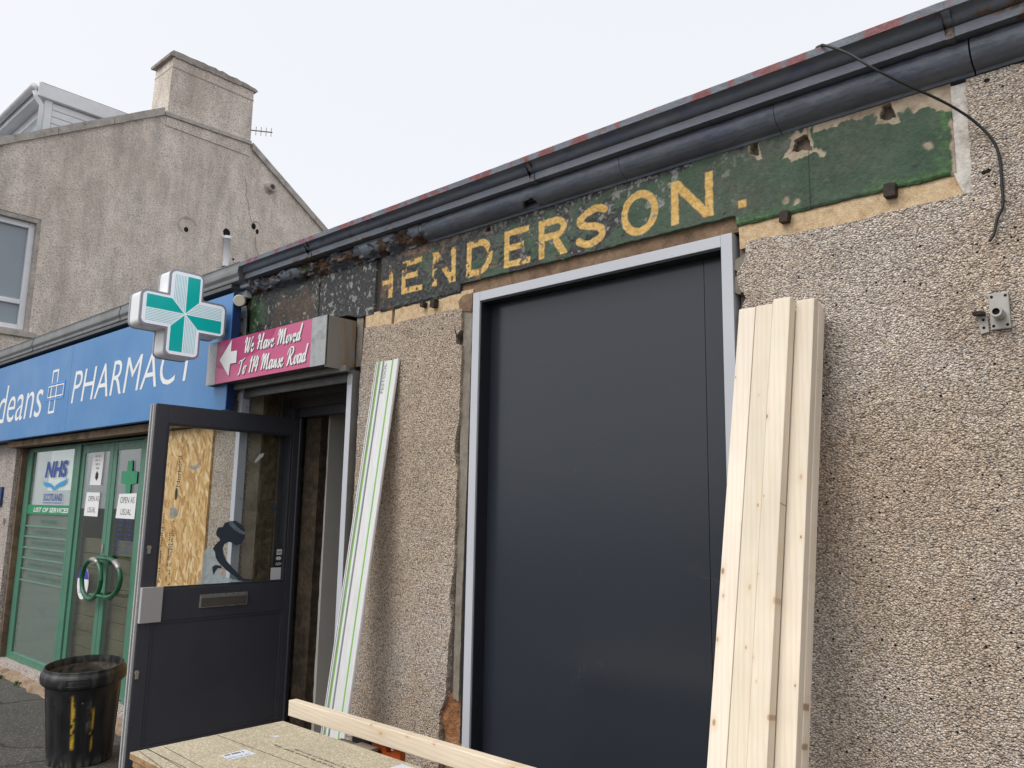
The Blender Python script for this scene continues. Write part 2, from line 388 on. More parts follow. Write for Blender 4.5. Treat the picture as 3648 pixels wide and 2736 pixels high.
K['nhs'] = flat('dark blue vinyl', L(28,70,158), .4, var=.02)
K['swoosh'] = flat('cyan vinyl', L(36,150,206), .4, var=.02)
K['vgreen'] = flat('green vinyl', L(18,138,92), .4, var=.02)
K['lgreen'] = flat('pale green film', L(104,146,128), .5, var=.02)
K['dgreen'] = flat('dark green print', L(52,112,88), .5, var=.02)
K['ink'] = flat('black ink', L(44,40,38), .7)
K['violet'] = flat('violet print', L(64,58,170), .4)
K['decal'] = flat('slate decal', L(70,78,90), .5, var=.04)
def m_film(name, colr, tr=.5, cl=.25):
    M = Mat(name); v = M.pos(); c = M.mix(1.0, colr, M.ramp(M.noise(v, 30, 4), [(.3, .8), (.6, 1.05)]), 'MULTIPLY')
    d = M.n('BsdfDiffuse', {'Color': c}); t = M.n('BsdfTranslucent', {'Color': c}); x = M.n('BsdfTransparent', {'Color': (1, 1, 1, 1)})
    a = M.n('MixShader', {0: tr, 1: d.outputs[0], 2: t.outputs[0]}); b_ = M.n('MixShader', {0: cl, 1: a.outputs[0], 2: x.outputs[0]})
    M.t.links.new(b_.outputs[0], M.out.inputs['Surface']); return M.m
K['decal_l'] = m_film('pale blue frosted decal', L(206,228,236), .55, .3)
K['decal_g'] = m_film('pale grey decal', L(206,210,206), .55, .1)
K['timber'] = wood('pale sawn timber', L(240,229,212), L(222,199,168))
K['timber_x'] = wood('sawn timber beam', L(238,224,202), L(212,180,140), axis=0)
K['oldwood'] = wood('weathered grey plank', L(140,128,114), L(92,80,68), axis=1, knots=False)
K['weed'] = flat('weed leaf', L(88,108,56), .6, var=.2, vs=40)
K['sticker'] = flat('white label', L(224,226,232), .5)
K['weld'] = flat('mark', L(150,110,60), .6)

def m_glass(name, tint=(1, 1, 1, 1), k=1.5, gl=.02):
    M = Mat(name); t = M.n('BsdfTransparent', {'Color': tint}); g = M.n('BsdfGlossy', {'Color': (1, 1, 1, 1), 'Roughness': gl})
    ge = M.n('NewGeometry'); ct = M.mth('ABSOLUTE', M.n('VectorMath', {0: ge.outputs['Incoming'], 1: ge.outputs['Normal']}, operation='DOT_PRODUCT').outputs['Value'])
    f = M.mth('ADD', .04, M.mth('MULTIPLY', .96, M.mth('POWER', M.mth('SUBTRACT', 1.0, ct), 5.0)))            # same from both sides of the pane
    mx_ = M.n('MixShader', {0: M.mth('MULTIPLY', f, k, True), 1: t.outputs[0], 2: g.outputs[0]})
    M.t.links.new(mx_.outputs[0], M.out.inputs['Surface']); return M.m
K['glass'] = m_glass('clear door glass', (.97, .985, .98, 1), .8)
K['shopglass'] = m_glass('shop glass', (.89, .945, .92, 1), 1.5)
K['winglass'] = flat('obscured house glass', L(150,160,168), .15, var=.06, vs=.8)  # blue grey base paints in the reflected sky on frosted glass

def m_osb():
    M = Mat('oriented strand board'); v = M.pos(); acc = None; h = None
    base = M.ramp(M.noise(v, 3, 3), [(.3, L(206,168,112)), (.7, L(222,188,136))]); c = base
    for i, (ang, sc) in enumerate([(.2, 15), (1.1, 17), (-.5, 13), (.75, 19), (-.15, 22)]):
        vv = M.map(M.map(v, (1, 1, 1), (0, ang, 0), (i*3.1, 0, i*1.7)), (1, 1, .24))
        vo = M.n('TexVoronoi', {'Vector': vv, 'Scale': sc*2.2, 'Randomness': 1.0}); s = M.n('SeparateColor', {0: vo.outputs['Color']})
        fl = M.ramp(s.outputs[0], [(0, L(172,128,76)), (.35, L(204,166,108)), (.7, L(224,192,140)), (1, L(240,218,176))])
        c = M.mix(M.ramp(s.outputs[1], [(.62, 0), (.66, .9)], 'LINEAR'), c, fl)
    e = M.noise(M.map(v, (1, 1, .3)), 60, 3); c = M.mix(M.ramp(e, [(.32, .55), (.42, 0)]), c, L(130,90,48))
    c = M.mix(1.0, c, (.9, .86, .8, 1), 'MULTIPLY'); M.P(Base_Color=c, Roughness=.7, Normal=M.bump(e, .3, .003)); return M.m
K['osb'] = m_osb()
def m_chip():
    M = Mat('chipboard'); v = M.pos(); vo = M.n('TexVoronoi', {'Vector': v, 'Scale': 190}); s = M.n('SeparateColor', {0: vo.outputs['Color']})
    c = M.ramp(s.outputs[0], [(0, L(168,154,128)), (.4, L(188,175,148)), (.8, L(201,190,164)), (1, L(220,210,186))])
    c = M.mix(1.0, c, M.ramp(M.noise(v, 5, 4), [(.3, .9), (.7, 1.03)]), 'MULTIPLY'); M.P(Base_Color=c, Roughness=.6); return M.m
K['chip'] = m_chip()
K['chip_edge'] = m_stone('chipboard edge', L(166,128,84), L(200,166,118), L(120,88,56), 40, .6, .004)
def m_bin():
    M = Mat('scuffed black bin plastic'); v = M.pos(); n = M.noise(M.map(v, (1, 1, .35)), 16, 6, .7)
    c = M.ramp(n, [(.4, L(24,24,26)), (.62, L(36,36,39)), (.8, L(66,66,66))]); n2 = M.noise(v, 70, 4)
    c = M.mix(M.attr('yellow'), c, M.ramp(n2, [(.35, L(178,140,30)), (.65, L(222,186,60))]))
    c = M.mix(M.attr('scuff'), c, L(110,112,100)); c = M.mix(M.attr('dust'), c, L(150,132,112))
    M.P(Base_Color=c, Roughness=M.ramp(n, [(.3, .38), (.7, .6)]), Normal=M.bump(n, .2, .004)); return M.m
K['bin'] = m_bin()
def m_guide():
    M = Mat('silver guide rail'); v = M.pos(); n = M.noise(M.map(v, (30, 30, 1.2)), 2, 4)
    M.P(Base_Color=M.ramp(n, [(.3, L(212,212,211)), (.7, L(228,227,226))]), Roughness=.42, Metallic=.15); return M.m
K['guide'] = m_guide()
K['lime'] = flat('lime green strip', L(128,186,84), .6)
K['greyline'] = flat('grey groove', L(140,140,146), .5)
def m_boxside():
    M = Mat('stained shutter end plate'); v = M.pos(); n = M.noise(M.map(v, (30, 30, 3)), 2.2, 5, .7)
    sep = M.n('SeparateXYZ', {0: v}); near = M.ramp(M.mth('SUBTRACT', sep.outputs[1], 2.58), [(0, 0), (.05, 1)])
    f = M.mth('MULTIPLY', M.ramp(n, [(.47, 0), (.6, .9)]), near); c = M.mix(f, L(140,136,130), L(150,112,66)); M.P(Base_Color=c, Roughness=.5, Metallic=.1); return M.m
K['boxside'] = m_boxside()
# ------------------------------------------------------------------ lettering helpers
def text_mesh(body, shear=0.0, bold=0.0, spacing=1.0):
    cu = bpy.data.curves.new('t', 'FONT'); cu.body = body; cu.shear = shear; cu.offset = bold; cu.space_character = spacing
    cu.resolution_u = 4; cu.fill_mode = 'FRONT'
    o = bpy.data.objects.new('t', cu); COL.objects.link(o); bpy.context.view_layer.update()
    me = bpy.data.meshes.new_from_object(o)
    V = np.array([v.co[:2] for v in me.vertices]); F = [tuple(p.vertices) for p in me.polygons]
    bpy.data.objects.remove(o); bpy.data.meshes.remove(me); bpy.data.curves.remove(cu)
    return V, F
def place(V, F, u0, u1, v0, v1, fn):
    lo, hi = V.min(0), V.max(0); U = (V-lo)/(hi-lo)
    return [fn(u0+(u1-u0)*a, v0+(v1-v0)*b) for a, b in U], F
def lettering(name, body, mat, parent, u0, u1, v0, v1, fn, shear=0.0, bold=0.0, spacing=1.0):
    V, F = text_mesh(body, shear, bold, spacing); W, F = place(V, F, u0, u1, v0, v1, fn)
    return obj(name, W, F, mat, parent)
def letters(body, mat, parent, u0, u1, v0, v1, fn, shear=0.0, bold=0.0):
    """large lettering: each letter a part of its own"""
    V, F = text_mesh(body, shear, bold); W, F = place(V, F, u0, u1, v0, v1, fn); n = len(W); r = list(range(n))
    def find(a):
        while r[a] != a: r[a] = r[r[a]]; a = r[a]
        return a
    for f in F:
        for a in f[1:]: r[find(a)] = find(f[0])
    for k in sorted({find(i) for i in range(n)}, key=lambda q: W[q][0]):
        ids = [i for i in range(n) if find(i) == k]; ix = {a: j for j, a in enumerate(ids)}
        obj('letter', [W[i] for i in ids], [tuple(ix[a] for a in f) for f in F if find(f[0]) == k], mat, parent)
def onY(y): return lambda u, v: (u, y, v)
def onX(x): return lambda u, v: (x, u, v)
def sheet(name, poly, fn, mat, parent=None):
    tri = tessellate_polygon([[Vector((u, v, 0)) for u, v in poly]])
    return obj(name, [fn(u, v) for u, v in poly], [tuple(t) for t in tri], mat, parent)
def dashes(name, rows, fn, mat, parent, seed=1, fill=.8):
    """print too small to read: rows (u0,u1,v0,v1) of short strokes"""
    r = random.Random(seed); b = MB()
    for u0, u1, v0, v1 in rows:
        u = u0; h = v1-v0; dirn = 1 if u1 > u0 else -1
        while (u1-u)*dirn > h*.5:
            wd = h*r.uniform(.35, .75)*dirn
            if r.random() < fill:
                k = r.choice((0, 1, 2)); t = h*.22
                P = [(u, v0), (u+wd*.3, v0), (u+wd*.3, v1), (u, v1)]; n = len(b.V)
                b.add([fn(*p) for p in P], [(0, 1, 2, 3)])
                vv = v0+(h-t)*k/2; P = [(u+wd*.31, vv), (u+wd*.8, vv), (u+wd*.8, vv+t), (u+wd*.31, vv+t)]
                b.add([fn(*p) for p in P], [(0, 1, 2, 3)])
            u += wd
            if r.random() < .12: u += h*.6*dirn
    o = obj(name, b.V, b.F, mat, parent); o['kind'] = 'stuff'; return o
def catmull(P, n=8, closed=False):
    P = [np.array(p, float) for p in P]; out = []
    for i in range(len(P)-1):
        p0 = P[max(i-1, 0)]; p1 = P[i]; p2 = P[i+1]; p3 = P[min(i+2, len(P)-1)]
        for k in range(n):
            t = k/n; out.append(.5*((2*p1)+(-p0+p2)*t+(2*p0-5*p1+4*p2-p3)*t*t+(-p0+3*p1-3*p2+p3)*t**3))
    out.append(P[-1]); return np.array(out)
def brush(P, thin, thick, n=7, curve=True):
    """calligraphic ribbon: down strokes thick, up strokes thin"""
    C = catmull(P, n) if curve else np.array(P, float)
    T = np.gradient(C, axis=0); ln = np.hypot(T[:, 0], T[:, 1])+1e-9; T = T/ln[:, None]
    wd = thin+(thick-thin)*np.clip(-T[:, 1], 0, 1)**1.2
    wd = np.convolve(np.pad(wd, 2, 'edge'), np.ones(5)/5, 'valid'); wd[0] *= .6; wd[-1] *= .6
    Nn = np.stack([-T[:, 1], T[:, 0]], 1)*wd[:, None]/2
    A = C+Nn; B = C-Nn; k = len(C); V = np.concatenate([A, B]); F = [(i, i+1, k+i+1, k+i) for i in range(k-1)]
    return V, F
SCRIPT = {
 'W': (.86, [[(.02,.62),(.03,.82),(.12,.96),(.2,.85),(.17,.5),(.2,.12),(.27,.03),(.36,.3),(.45,.7),(.5,.92)], [(.5,.92),(.46,.5),(.5,.1),(.58,.04),(.68,.3),(.76,.65),(.82,.9),(.9,.84)]]),
 'e': (.36, [[(.0,.2),(.14,.28),(.24,.4),(.2,.5),(.1,.42),(.07,.2),(.14,.03),(.24,.05),(.36,.2)]]),
 'H': (.84, [[(.02,.7),(.06,.88),(.16,.95),(.22,.8),(.2,.4),(.16,.06)], [(.62,1.0),(.56,.7),(.52,.35),(.53,.06)], [(.06,.42),(.2,.47),(.4,.52),(.64,.55)], [(.53,.06),(.62,.04),(.74,.14)]]),
 'a': (.47, [[(.26,.44),(.15,.52),(.04,.36),(.05,.12),(.13,.03),(.22,.14),(.29,.42)], [(.35,.54),(.31,.25),(.34,.04),(.47,.18)]]),
 'v': (.38, [[(.02,.4),(.07,.48),(.1,.28),(.13,.05),(.22,.2),(.3,.46),(.38,.42)]]),
 'M': (1.02, [[(.02,.6),(.05,.85),(.14,.96),(.2,.8),(.17,.4),(.13,.05)], [(.14,.1),(.24,.5),(.34,.82),(.44,.95)], [(.44,.95),(.43,.5),(.43,.08)], [(.44,.12),(.54,.5),(.64,.82),(.74,.95)], [(.74,.95),(.72,.5),(.74,.1),(.82,.04),(.94,.16)]]),
 'o': (.38, [[(.2,.48),(.09,.42),(.05,.2),(.12,.04),(.23,.1),(.27,.32),(.2,.48),(.38,.42)]]),
 'd': (.44, [[(.27,.42),(.17,.5),(.06,.38),(.05,.16),(.12,.04),(.22,.14),(.3,.42)], [(.38,1.02),(.32,.6),(.28,.25),(.31,.05),(.44,.17)]]),
 'T': (.62, [[(.0,.66),(.05,.82),(.2,.84),(.42,.86),(.64,.98)], [(.32,.86),(.27,.5),(.22,.18),(.14,.03),(.05,.08)]]),
 '1': (.34, [[(.04,.66),(.16,.8),(.25,.96)], [(.25,.96),(.21,.5),(.17,.02)]]),
 '4': (.5, [[(.2,.96),(.12,.66),(.04,.36),(.2,.36),(.46,.4)], [(.36,.86),(.32,.45),(.28,.02)]]),
 'n': (.46, [[(.02,.4),(.08,.48),(.1,.25),(.08,.03)], [(.09,.2),(.18,.4),(.27,.49),(.3,.3),(.29,.1),(.35,.04),(.46,.17)]]),
 's': (.34, [[(.02,.12),(.14,.34),(.2,.52)], [(.2,.52),(.25,.3),(.26,.12),(.17,.02),(.05,.08)], [(.25,.08),(.34,.18)]]),
 'R': (.84, [[(.3,.9),(.26,.5),(.2,.1),(.1,.02)], [(.02,.6),(.1,.86),(.32,1.0),(.54,.96),(.6,.74),(.46,.54),(.28,.48)], [(.36,.5),(.46,.3),(.56,.08),(.68,.03),(.8,.16)]]),
 ' ': (.3, []),
}
def script(text, u0, u1, v0, v1, slant=.22, thin=.075, thick=.15):
    V = []; F = []; x = 0.0; layer = []
    for ch in text:
        adv, strokes = SCRIPT[ch]
        for st in strokes:
            W, G = brush(st, thin, thick); W = W.copy(); W[:, 0] += x
            n = len(V); V += W.tolist(); F += [tuple(i+n for i in f) for f in G]; layer += [len(layer)]*0
            layer += [len(F)]*len(W)
        x += adv*.98
    V = np.array(V); V[:, 0] += V[:, 1]*slant
    lo, hi = V.min(0), V.max(0); U = (V-lo)/(hi-lo)
    return np.stack([u0+(u1-u0)*U[:, 0], v0+(v1-v0)*U[:, 1]], 1), F, np.array(layer)

# ------------------------------------------------------------------ ground
g = MB(); g.add([(-300,-300,0),(300,-300,0),(300,300,0),(-300,300,0)], [(0,1,2,3)])
tag(g.build('pavement', K['asphalt']), 'dark worn asphalt pavement in front of the shops', 'pavement', kind='structure')
# worn footing along the pharmacy wall
xs = np.linspace(-13, -4.9, 120); b = MB(); top = []; 
for i in range(len(xs)-1):
    f0 = 2.60+.03*(vn(xs[i], 0, 6, 3)-.5)*2; f1 = 2.60+.03*(vn(xs[i+1], 0, 6, 3)-.5)*2
    h0 = .035+.02*vn(xs[i], 1, 9, 5); h1 = .035+.02*vn(xs[i+1], 1, 9, 5)
    b.add([(xs[i],f0,0.002),(xs[i+1],f1,0.002),(xs[i+1],2.75,h1+.01),(xs[i],2.75,h0+.01),(xs[i],f0+.02,h0),(xs[i+1],f1+.02,h1)], [(0,1,5,4),(4,5,2,3)])
tag(b.build('kerb', K['foot']), 'worn tan concrete strip along the foot of the wall', 'kerb', kind='structure')

# ------------------------------------------------------------------ the old shop: walls
shop = empty('old_shop_building', (-1.5, 2.9, 0), 'single storey pebbledashed shop with peeling green HENDERSON fascia and slate grey cornice', 'building')
def jag(pts, step=.03, amp=.012, seed=1):
    out = []
    for i in range(len(pts)):
        a = np.array(pts[i]); c = np.array(pts[(i+1) % len(pts)]); n = max(1, int(np.linalg.norm(c-a)/step)); d = (c-a)/max(np.linalg.norm(c-a), 1e-6)
        nn = np.array([-d[1], d[0]])
        for k in range(n):
            p = a+(c-a)*k/n; j = (fbm(p[0]*1.0+p[1]*.7, p[1]-p[0]*.3, 26, 3, seed)-.5)*2*amp if k else 0
            out.append(tuple(p+nn*j))
    return out
# masonry core round the two openings
BOX('masonry', K['mortar'], shop, -3.60, -2.705, 2.722, 3.0, 0, 2.70)
BOX('masonry', K['mortar'], shop, -1.305, 4.5, 2.722, 3.0, 0, 2.70)
BOX('masonry', K['mortar'], shop, -4.88, 4.5, 2.722, 3.0, 2.72, 3.07)
BOX('masonry', K['mortar'], shop, -4.98, -4.80, 2.72, 2.76, 0, 2.72); BOX('masonry', K['jamb'], shop, -3.64, -3.581, 2.712, 2.75, 2.39, 2.72)
BOX('side_wall', K['mortar'], shop, 4.2, 4.5, 3.0, 8.0, 0, 3.05)
BOX('back_wall', K['mortar'], shop, -4.98, 4.5, 8.0, 8.25, 0, 3.05)
BOX('roof', K['felt'], shop, -4.98, 4.5, 2.68, 8.25, 3.071, 3.12)
# pebbledash skins with broken edges
A = [(-3.575,0.02),(-2.84,0.02),(-2.835,.45),(-2.84,.66),(-2.80,.75),(-2.79,1.0),(-2.775,1.1),(-2.795,1.2),(-2.77,1.32),(-2.765,1.8),(-2.79,1.88),(-2.78,1.97),(-2.762,2.05),(-2.76,2.40),(-2.80,2.415),(-2.80,2.45),(-2.765,2.48),(-2.765,2.585),(-2.83,2.595),(-3.3,2.588),(-3.54,2.60),(-3.56,2.3),(-3.565,1.5)]
MB().prism(jag(A, .02, .007, 3), 2.69, 2.7215).build('pebbledash_panel', K['rough'], shop)
B = [(-1.285,0.02),(4.5,0.02),(4.5,2.975),(-.512,2.975),(-.515,2.8),(-.518,2.60),(-.9,2.592),(-1.262,2.606),(-1.268,2.55),(-1.305,2.49),(-1.30,2.44),(-1.27,2.39),(-1.302,2.33),(-1.30,2.0),(-1.303,1.2)]
MB().prism(jag(B, .02, .006, 9), 2.69, 2.7215).build('pebbledash_panel', K['rough'], shop)
for p in ([(-1.318,2.545),(-1.27,2.565),(-1.262,2.52),(-1.30,2.495),(-1.322,2.51)], [(-1.318,2.48),(-1.285,2.49),(-1.275,2.43),(-1.3,2.41),(-1.322,2.42)]):
    MB().prism(jag(p, .01, .004, 5), 2.70, 2.73).build('broken_render', K['jamb'], shop)
# dark crack wedge at the top of the left jamb
sheet('crack', [(-2.815,2.52),(-2.806,2.47),(-2.79,2.44),(-2.766,2.425),(-2.768,2.47),(-2.79,2.455),(-2.803,2.48)], onY(2.688), K['hole'], shop)
# cream stone band beneath the fascia
MB().prism(jag([(-3.545,2.585),(-3.325,2.58),(-3.32,2.68),(-3.55,2.68)], .02, .003, 2), 2.704, 2.74).build('cream_band', K['cream'], shop)
MB().prism(jag([(-3.30,2.58),(-2.72,2.57),(-2.70,2.68),(-3.295,2.68)], .02, .003, 4), 2.704, 2.74).build('cream_band', K['cream'], shop)
MB().prism(jag([(-1.295,2.585),(-.54,2.578),(-.535,2.68),(-1.298,2.68)], .02, .003, 6), 2.704, 2.74).build('cream_band', K['cream'], shop)
MB().prism(jag([(-.535,2.585),(-.508,2.585),(-.508,2.97),(-.585,2.97),(-.578,2.8),(-.57,2.69)], .015, .005, 8), 2.698, 2.73).build('plaster_edge', K['plaster'], shop)
MB().prism(jag([(-2.79,2.585),(-2.705,2.56),(-2.70,2.66),(-2.77,2.655),(-2.80,2.63)], .012, .005, 12), 2.699, 2.72).build('broken_render', K['soffit'], shop)
# rendered lintel above the boarded window
BOX('lintel', K['soffit'], shop, -2.787, -1.302, 2.712, 3.0, 2.657, 2.719)
# left jamb of the window: grey render, then exposed rubble where it has fallen away
MB().prism(jag([(-2.768,.745),(-2.73,.735),(-2.725,1.2),(-2.712,1.8),(-2.705,2.56),(-2.765,2.585)], .03, .003, 11), 2.705, 2.74).build('jamb', K['jamb'], shop)
BOX('jamb', K['liner'], shop, -2.722, -2.688, 2.712, 2.78, 0.02, 2.656)  # dark strip standing in for the shaded gap between jamb and frame
def relief(name, x0, x1, z0f, z1f, y, mat, parent, dfun, attrs, dx=.003, dz=.003, thick=.03):
    nx = int((x1-x0)/dx)+1; zmax = 1.0; xs = np.linspace(x0, x1, nx); nz = int((float(np.max(z1f(xs)-z0f(xs))))/dz)+1
    t = np.linspace(0, 1, nz); X = np.repeat(xs[:, None], nz, 1); Z = z0f(xs)[:, None]+(z1f(xs)-z0f(xs))[:, None]*t[None, :]
    at = {k: f(X, Z) for k, f in attrs.items()} if not callable(attrs) else attrs(X, Z)
    Y = y+dfun(X, Z, at)
    V = np.stack([X, Y, Z], -1).reshape(-1, 3); I = np.arange(nx*nz).reshape(nx, nz)
    F = np.stack([I[:-1, :-1], I[1:, :-1], I[1:, 1:], I[:-1, 1:]], -1).reshape(-1, 4).tolist()
    # returns at the four edges
    loop = list(I[:, 0])+list(I[-1, 1:])+list(I[::-1, -1][1:])+list(I[0, ::-1][1:-1]); n = len(V)
    Vb = V[loop].copy(); Vb[:, 1] = y+thick; V = np.concatenate([V, Vb]); k = len(loop)
    F += [(loop[(i+1) % k], loop[i], n+i, n+(i+1) % k) for i in range(k)]
    at = {q: np.concatenate([a.reshape(-1), a.reshape(-1)[loop]]) for q, a in at.items()}
    return obj(name, V, F, mat, parent, smooth=True, attrs=at)
rub = lambda X, Z, a: -.02*fbm(X, Z, 14, 4, 3)+.012*ss(.5, .62, fbm(X, Z, 9, 3, 8))
relief('exposed_stone', -2.86, -2.70, lambda x: x*0+.02, lambda x: x*0+.76, 2.722, K['rubble'], shop, rub, {}, .006, .006)
for x, z, s in ((-3.047,2.652,.012), (-2.966,2.645,.018), (-1.112,2.662,.017), (-.752,2.667,.019)):
    MB().prism(jag([(x-s,z-s*1.1),(x+s*.8,z-s*1.2),(x+s,z+s),(x-s*.9,z+s*1.1)], .008, .004, int(abs(x)*100)), 2.672, 2.71).build('iron_pin', K['iron'], shop)

# ------------------------------------------------------------------ fascia stones with the painted name
def seg_d(X, Z, a, b):
    ax, az = a; bx, bz = b; dx, dz = bx-ax, bz-az; l2 = dx*dx+dz*dz
    t = np.clip(((X-ax)*dx+(Z-az)*dz)/l2, 0, 1); return np.hypot(X-ax-t*dx, Z-az-t*dz)
def bar_d(X, Z, a, b, hw):
    ax, az = a; bx, bz = b; l = math.hypot(bx-ax, bz-az); ux, uz = (bx-ax)/l, (bz-az)/l
    u = (X-ax)*ux+(Z-az)*uz; v = -(X-ax)*uz+(Z-az)*ux
    return np.maximum(np.maximum(-u, u-l), np.abs(v)-hw)
def ring_d(X, Z, c, rx, rz, hw):
    k = np.hypot((X-c[0])/rx, (Z-c[1])/rz); ang = np.arctan2((Z-c[1])/rz, (X-c[0])/rx)
    r = np.hypot(rx*np.cos(ang), rz*np.sin(ang)); return np.abs(k-1)*r-hw
def poly_d(X, Z, P, hw):
    d = None
    for a, b in zip(P[:-1], P[1:]):
        s = seg_d(X, Z, a, b); d = s if d is None else np.minimum(d, s)
    return d-hw
def gold_sdf(X, Z):
    zb, zt, h = 2.74, 2.922, .0165; d = np.full(X.shape, 9.0); mn = lambda q: np.minimum(d, q)
    def stem(x): return bar_d(X, Z, (x, zb), (x, zt), h)
    d = mn(stem(-3.333)); d = mn(bar_d(X, Z, (-3.405, 2.832), (-3.34, 2.832), .013))
    for x0, x1 in ((-3.24, -3.07), (-2.49, -2.325)):
        d = mn(stem(x0+h)); d = mn(bar_d(X, Z, (x0, zt-h*.9), (x1-.008, zt-h*.9), h*.9)); d = mn(bar_d(X, Z, (x0, zb+h*.9), (x1, zb+h*.9), h*.9)); d = mn(bar_d(X, Z, (x0, 2.834), (x1-.04, 2.834), h*.9))
    for x0, x1 in ((-2.992, -2.822), (-1.579, -1.394)):
        d = mn(stem(x0+h)); d = mn(stem(x1-h)); d = mn(np.maximum(bar_d(X, Z, (x0+.004, zt+.01), (x1-.012, zb-.008), h*1.05), np.maximum(Z-zt, zb-Z)))
    x0, x1 = -2.746, -2.565
    d = mn(stem(x0+h)); el = ring_d(X, Z, (x0+.085, (zb+zt)/2), x1-x0-.085-h, (zt-zb)/2-h, h); d = mn(np.where(X > x0+.085, el, 9)); d = mn(bar_d(X, Z, (x0, zt-h), (x0+.088, zt-h), h)); d = mn(bar_d(X, Z, (x0, zb+h), (x0+.088, zb+h), h))
    x0, x1 = -2.273, -2.107
    d = mn(stem(x0+h)); cz = zt-.052; el = ring_d(X, Z, (x0+.09, cz), .055, .052-h, h); d = mn(np.where(X > x0+.09, el, 9)); d = mn(bar_d(X, Z, (x0, zt-h), (x0+.092, zt-h), h)); d = mn(bar_d(X, Z, (x0, cz-.052+h), (x0+.092, cz-.052+h), h)); d = mn(np.maximum(bar_d(X, Z, (x0+.085, 2.835), (x1-.014, zb-.01), h*1.1), np.maximum(zb-Z, Z-2.84)))
    S = catmull([(-1.908,2.893),(-1.94,2.906),(-1.985,2.902),(-2.03,2.88),(-2.036,2.855),(-2.005,2.838),(-1.955,2.826),(-1.921,2.805),(-1.925,2.775),(-1.965,2.757),(-2.01,2.757),(-2.045,2.775)], 5)
    d = mn(poly_d(X, Z, [tuple(p) for p in S], h))
    d = mn(ring_d(X, Z, (-1.73, 2.831), .074, .08, h)); d = mn(np.maximum(np.abs(X+1.276)-.0145, np.abs(Z-2.755)-.0125)-.002)
    return d
HOLES = [(-1.222,2.957,.013,.022), (-1.046,2.925,.026,.024), (-.748,2.952,.014,.022), (-2.60,2.965,.012,.014)]
def fas_attr(X, Z):
    n1 = fbm(X, Z, 7, 5, 1); n2 = fbm(X, Z, 26, 4, 2); n3 = fbm(X, Z, 60, 4, 4); n4 = fbm(X*1.6, Z, 15, 4, 9)
    xb = np.interp(X, [-3.45, -3.3, -3.0, -2.6, -2.2, -1.8, -1.3, -.5], [.2, .08, .06, .03, 0, -.04, -.16, -.22])
    topd = ss(2.93, 2.985, Z)*np.interp(X, [-3.4, -1.6, -1.2, -.5], [.16, .16, .05, -.1])
    k = .45*n1+.35*n2+.2*n3
    dark = ss(.47, .56, k+xb+topd)
    d = gold_sdf(X, Z)
    pb = np.interp(X, [-3.45, -3.36, -3.2, -2.95, -2.85, -2.7, -2.4, -1.9, -1.4], [.0, .0, -.01, .03, .0, -.03, -.05, -.06, -.09])
    peel = ss(.56, .62, .5*n2+.3*n3+.2*n4+pb)
    lost = ss(.05, .02, np.hypot((X+2.915)*.9, Z-2.86))+ss(.035, .015, np.hypot(X+2.955, Z-2.80))+ss(.03, .012, np.hypot(X+3.225, Z-2.895))+ss(.045, .02, np.hypot(X+3.33, Z-2.925))
    gold = ss(.0025, -.0025, d+(n3-.5)*.006)*(1-peel)*(1-np.clip(lost*1.4*ss(.3, .5, n2), 0, 1))
    white = ss(.55, .62, .4*n2+.6*n3+np.interp(Z, [2.68, 2.9, 2.97], [-.12, -.05, .02])*1.0)*np.interp(X, [-3.4, -2.6, -2.3, -1.5, -1.2], [.15, .2, .8, .8, .1])*.75
    white = np.maximum(white, ss(.004, -.004, d)*ss(.5, .6, n4)*np.interp(X, [-2.3, -1.9, -1.6, -1.5], [0, .7, .7, 0]))
    moss = np.maximum(ss(2.73, 2.68, Z)*ss(.35, .5, n1)*np.interp(X, [-3.4, -2.5, -1.5], [.15, .6, .8]), ss(-.64, -.575, X)*ss(.35, .5, n2))
    brown = ss(.55, .63, .5*fbm(X, Z, 5, 4, 30)+.5*n2+np.interp(X, [-3.5, -3.2, -2.6, -2.3, -1.9], [-.01, -.02, -.03, -.08, -.2]))*.8
    edge = 2.94+.022*(n4-.5)*2+.03*(n3-.5)-.02*ss(-.62, -.575, X)
    bare = np.where(X > -1.0, ss(0, .006, Z-edge-np.interp(X, [-1.0, -.9, -.8, -.7, -.56], [.0, .012, .006, -.012, -.03])), 0)
    bare = np.maximum(bare, ss(0, .006, X+.572+(n2-.5)*.05)*ss(.42, .5, n4+.06))
    pit = np.zeros(X.shape)
    for hx, hz, rx, rz in HOLES:
        q = np.maximum(np.abs(X-hx)/rx*.85+(Z-hz)/rz*.25, np.abs(Z-hz)/rz*.9-(X-hx)/rx*.2)+(n2-.5)*1.3+(n3-.5)*.4; pit = np.maximum(pit, ss(1.05, .85, q)); bare = np.maximum(bare, ss(1.7, 1.55, q+(n4-.5)*2.2)*(.9 if hx > -2 else .3))
    for hx, hz in ((-1.07,2.712), (-1.11,2.73), (-.63,2.79)): bare = np.maximum(bare, .8*ss(.02, .008, np.hypot(X-hx, Z-hz)+(n3-.5)*.02))
    crk = np.abs(X+1.0194); pit = np.maximum(pit, ss(.004, .0015, crk)*.5)
    return dict(dark=dark, gold=gold, white=white, moss=moss, brown=brown*(1-gold), bare=bare, pit=pit, _f=k)
def fas_d(X, Z, a):
    d = -.004*fbm(X, Z, 10, 3, 50)-.0035*(1-a['dark'])-.003*(fbm(X, Z, 45, 3, 51)-.5)*np.interp(X, [-3.4, -2.4, -1.6], [3, 1.8, .8])
    d = d+.08*ss(.55, 1, a['pit'])+.004*a['bare']
    e = np.minimum(Z-2.672, 2.99-Z); return d+.006*ss(.012, 0, e)
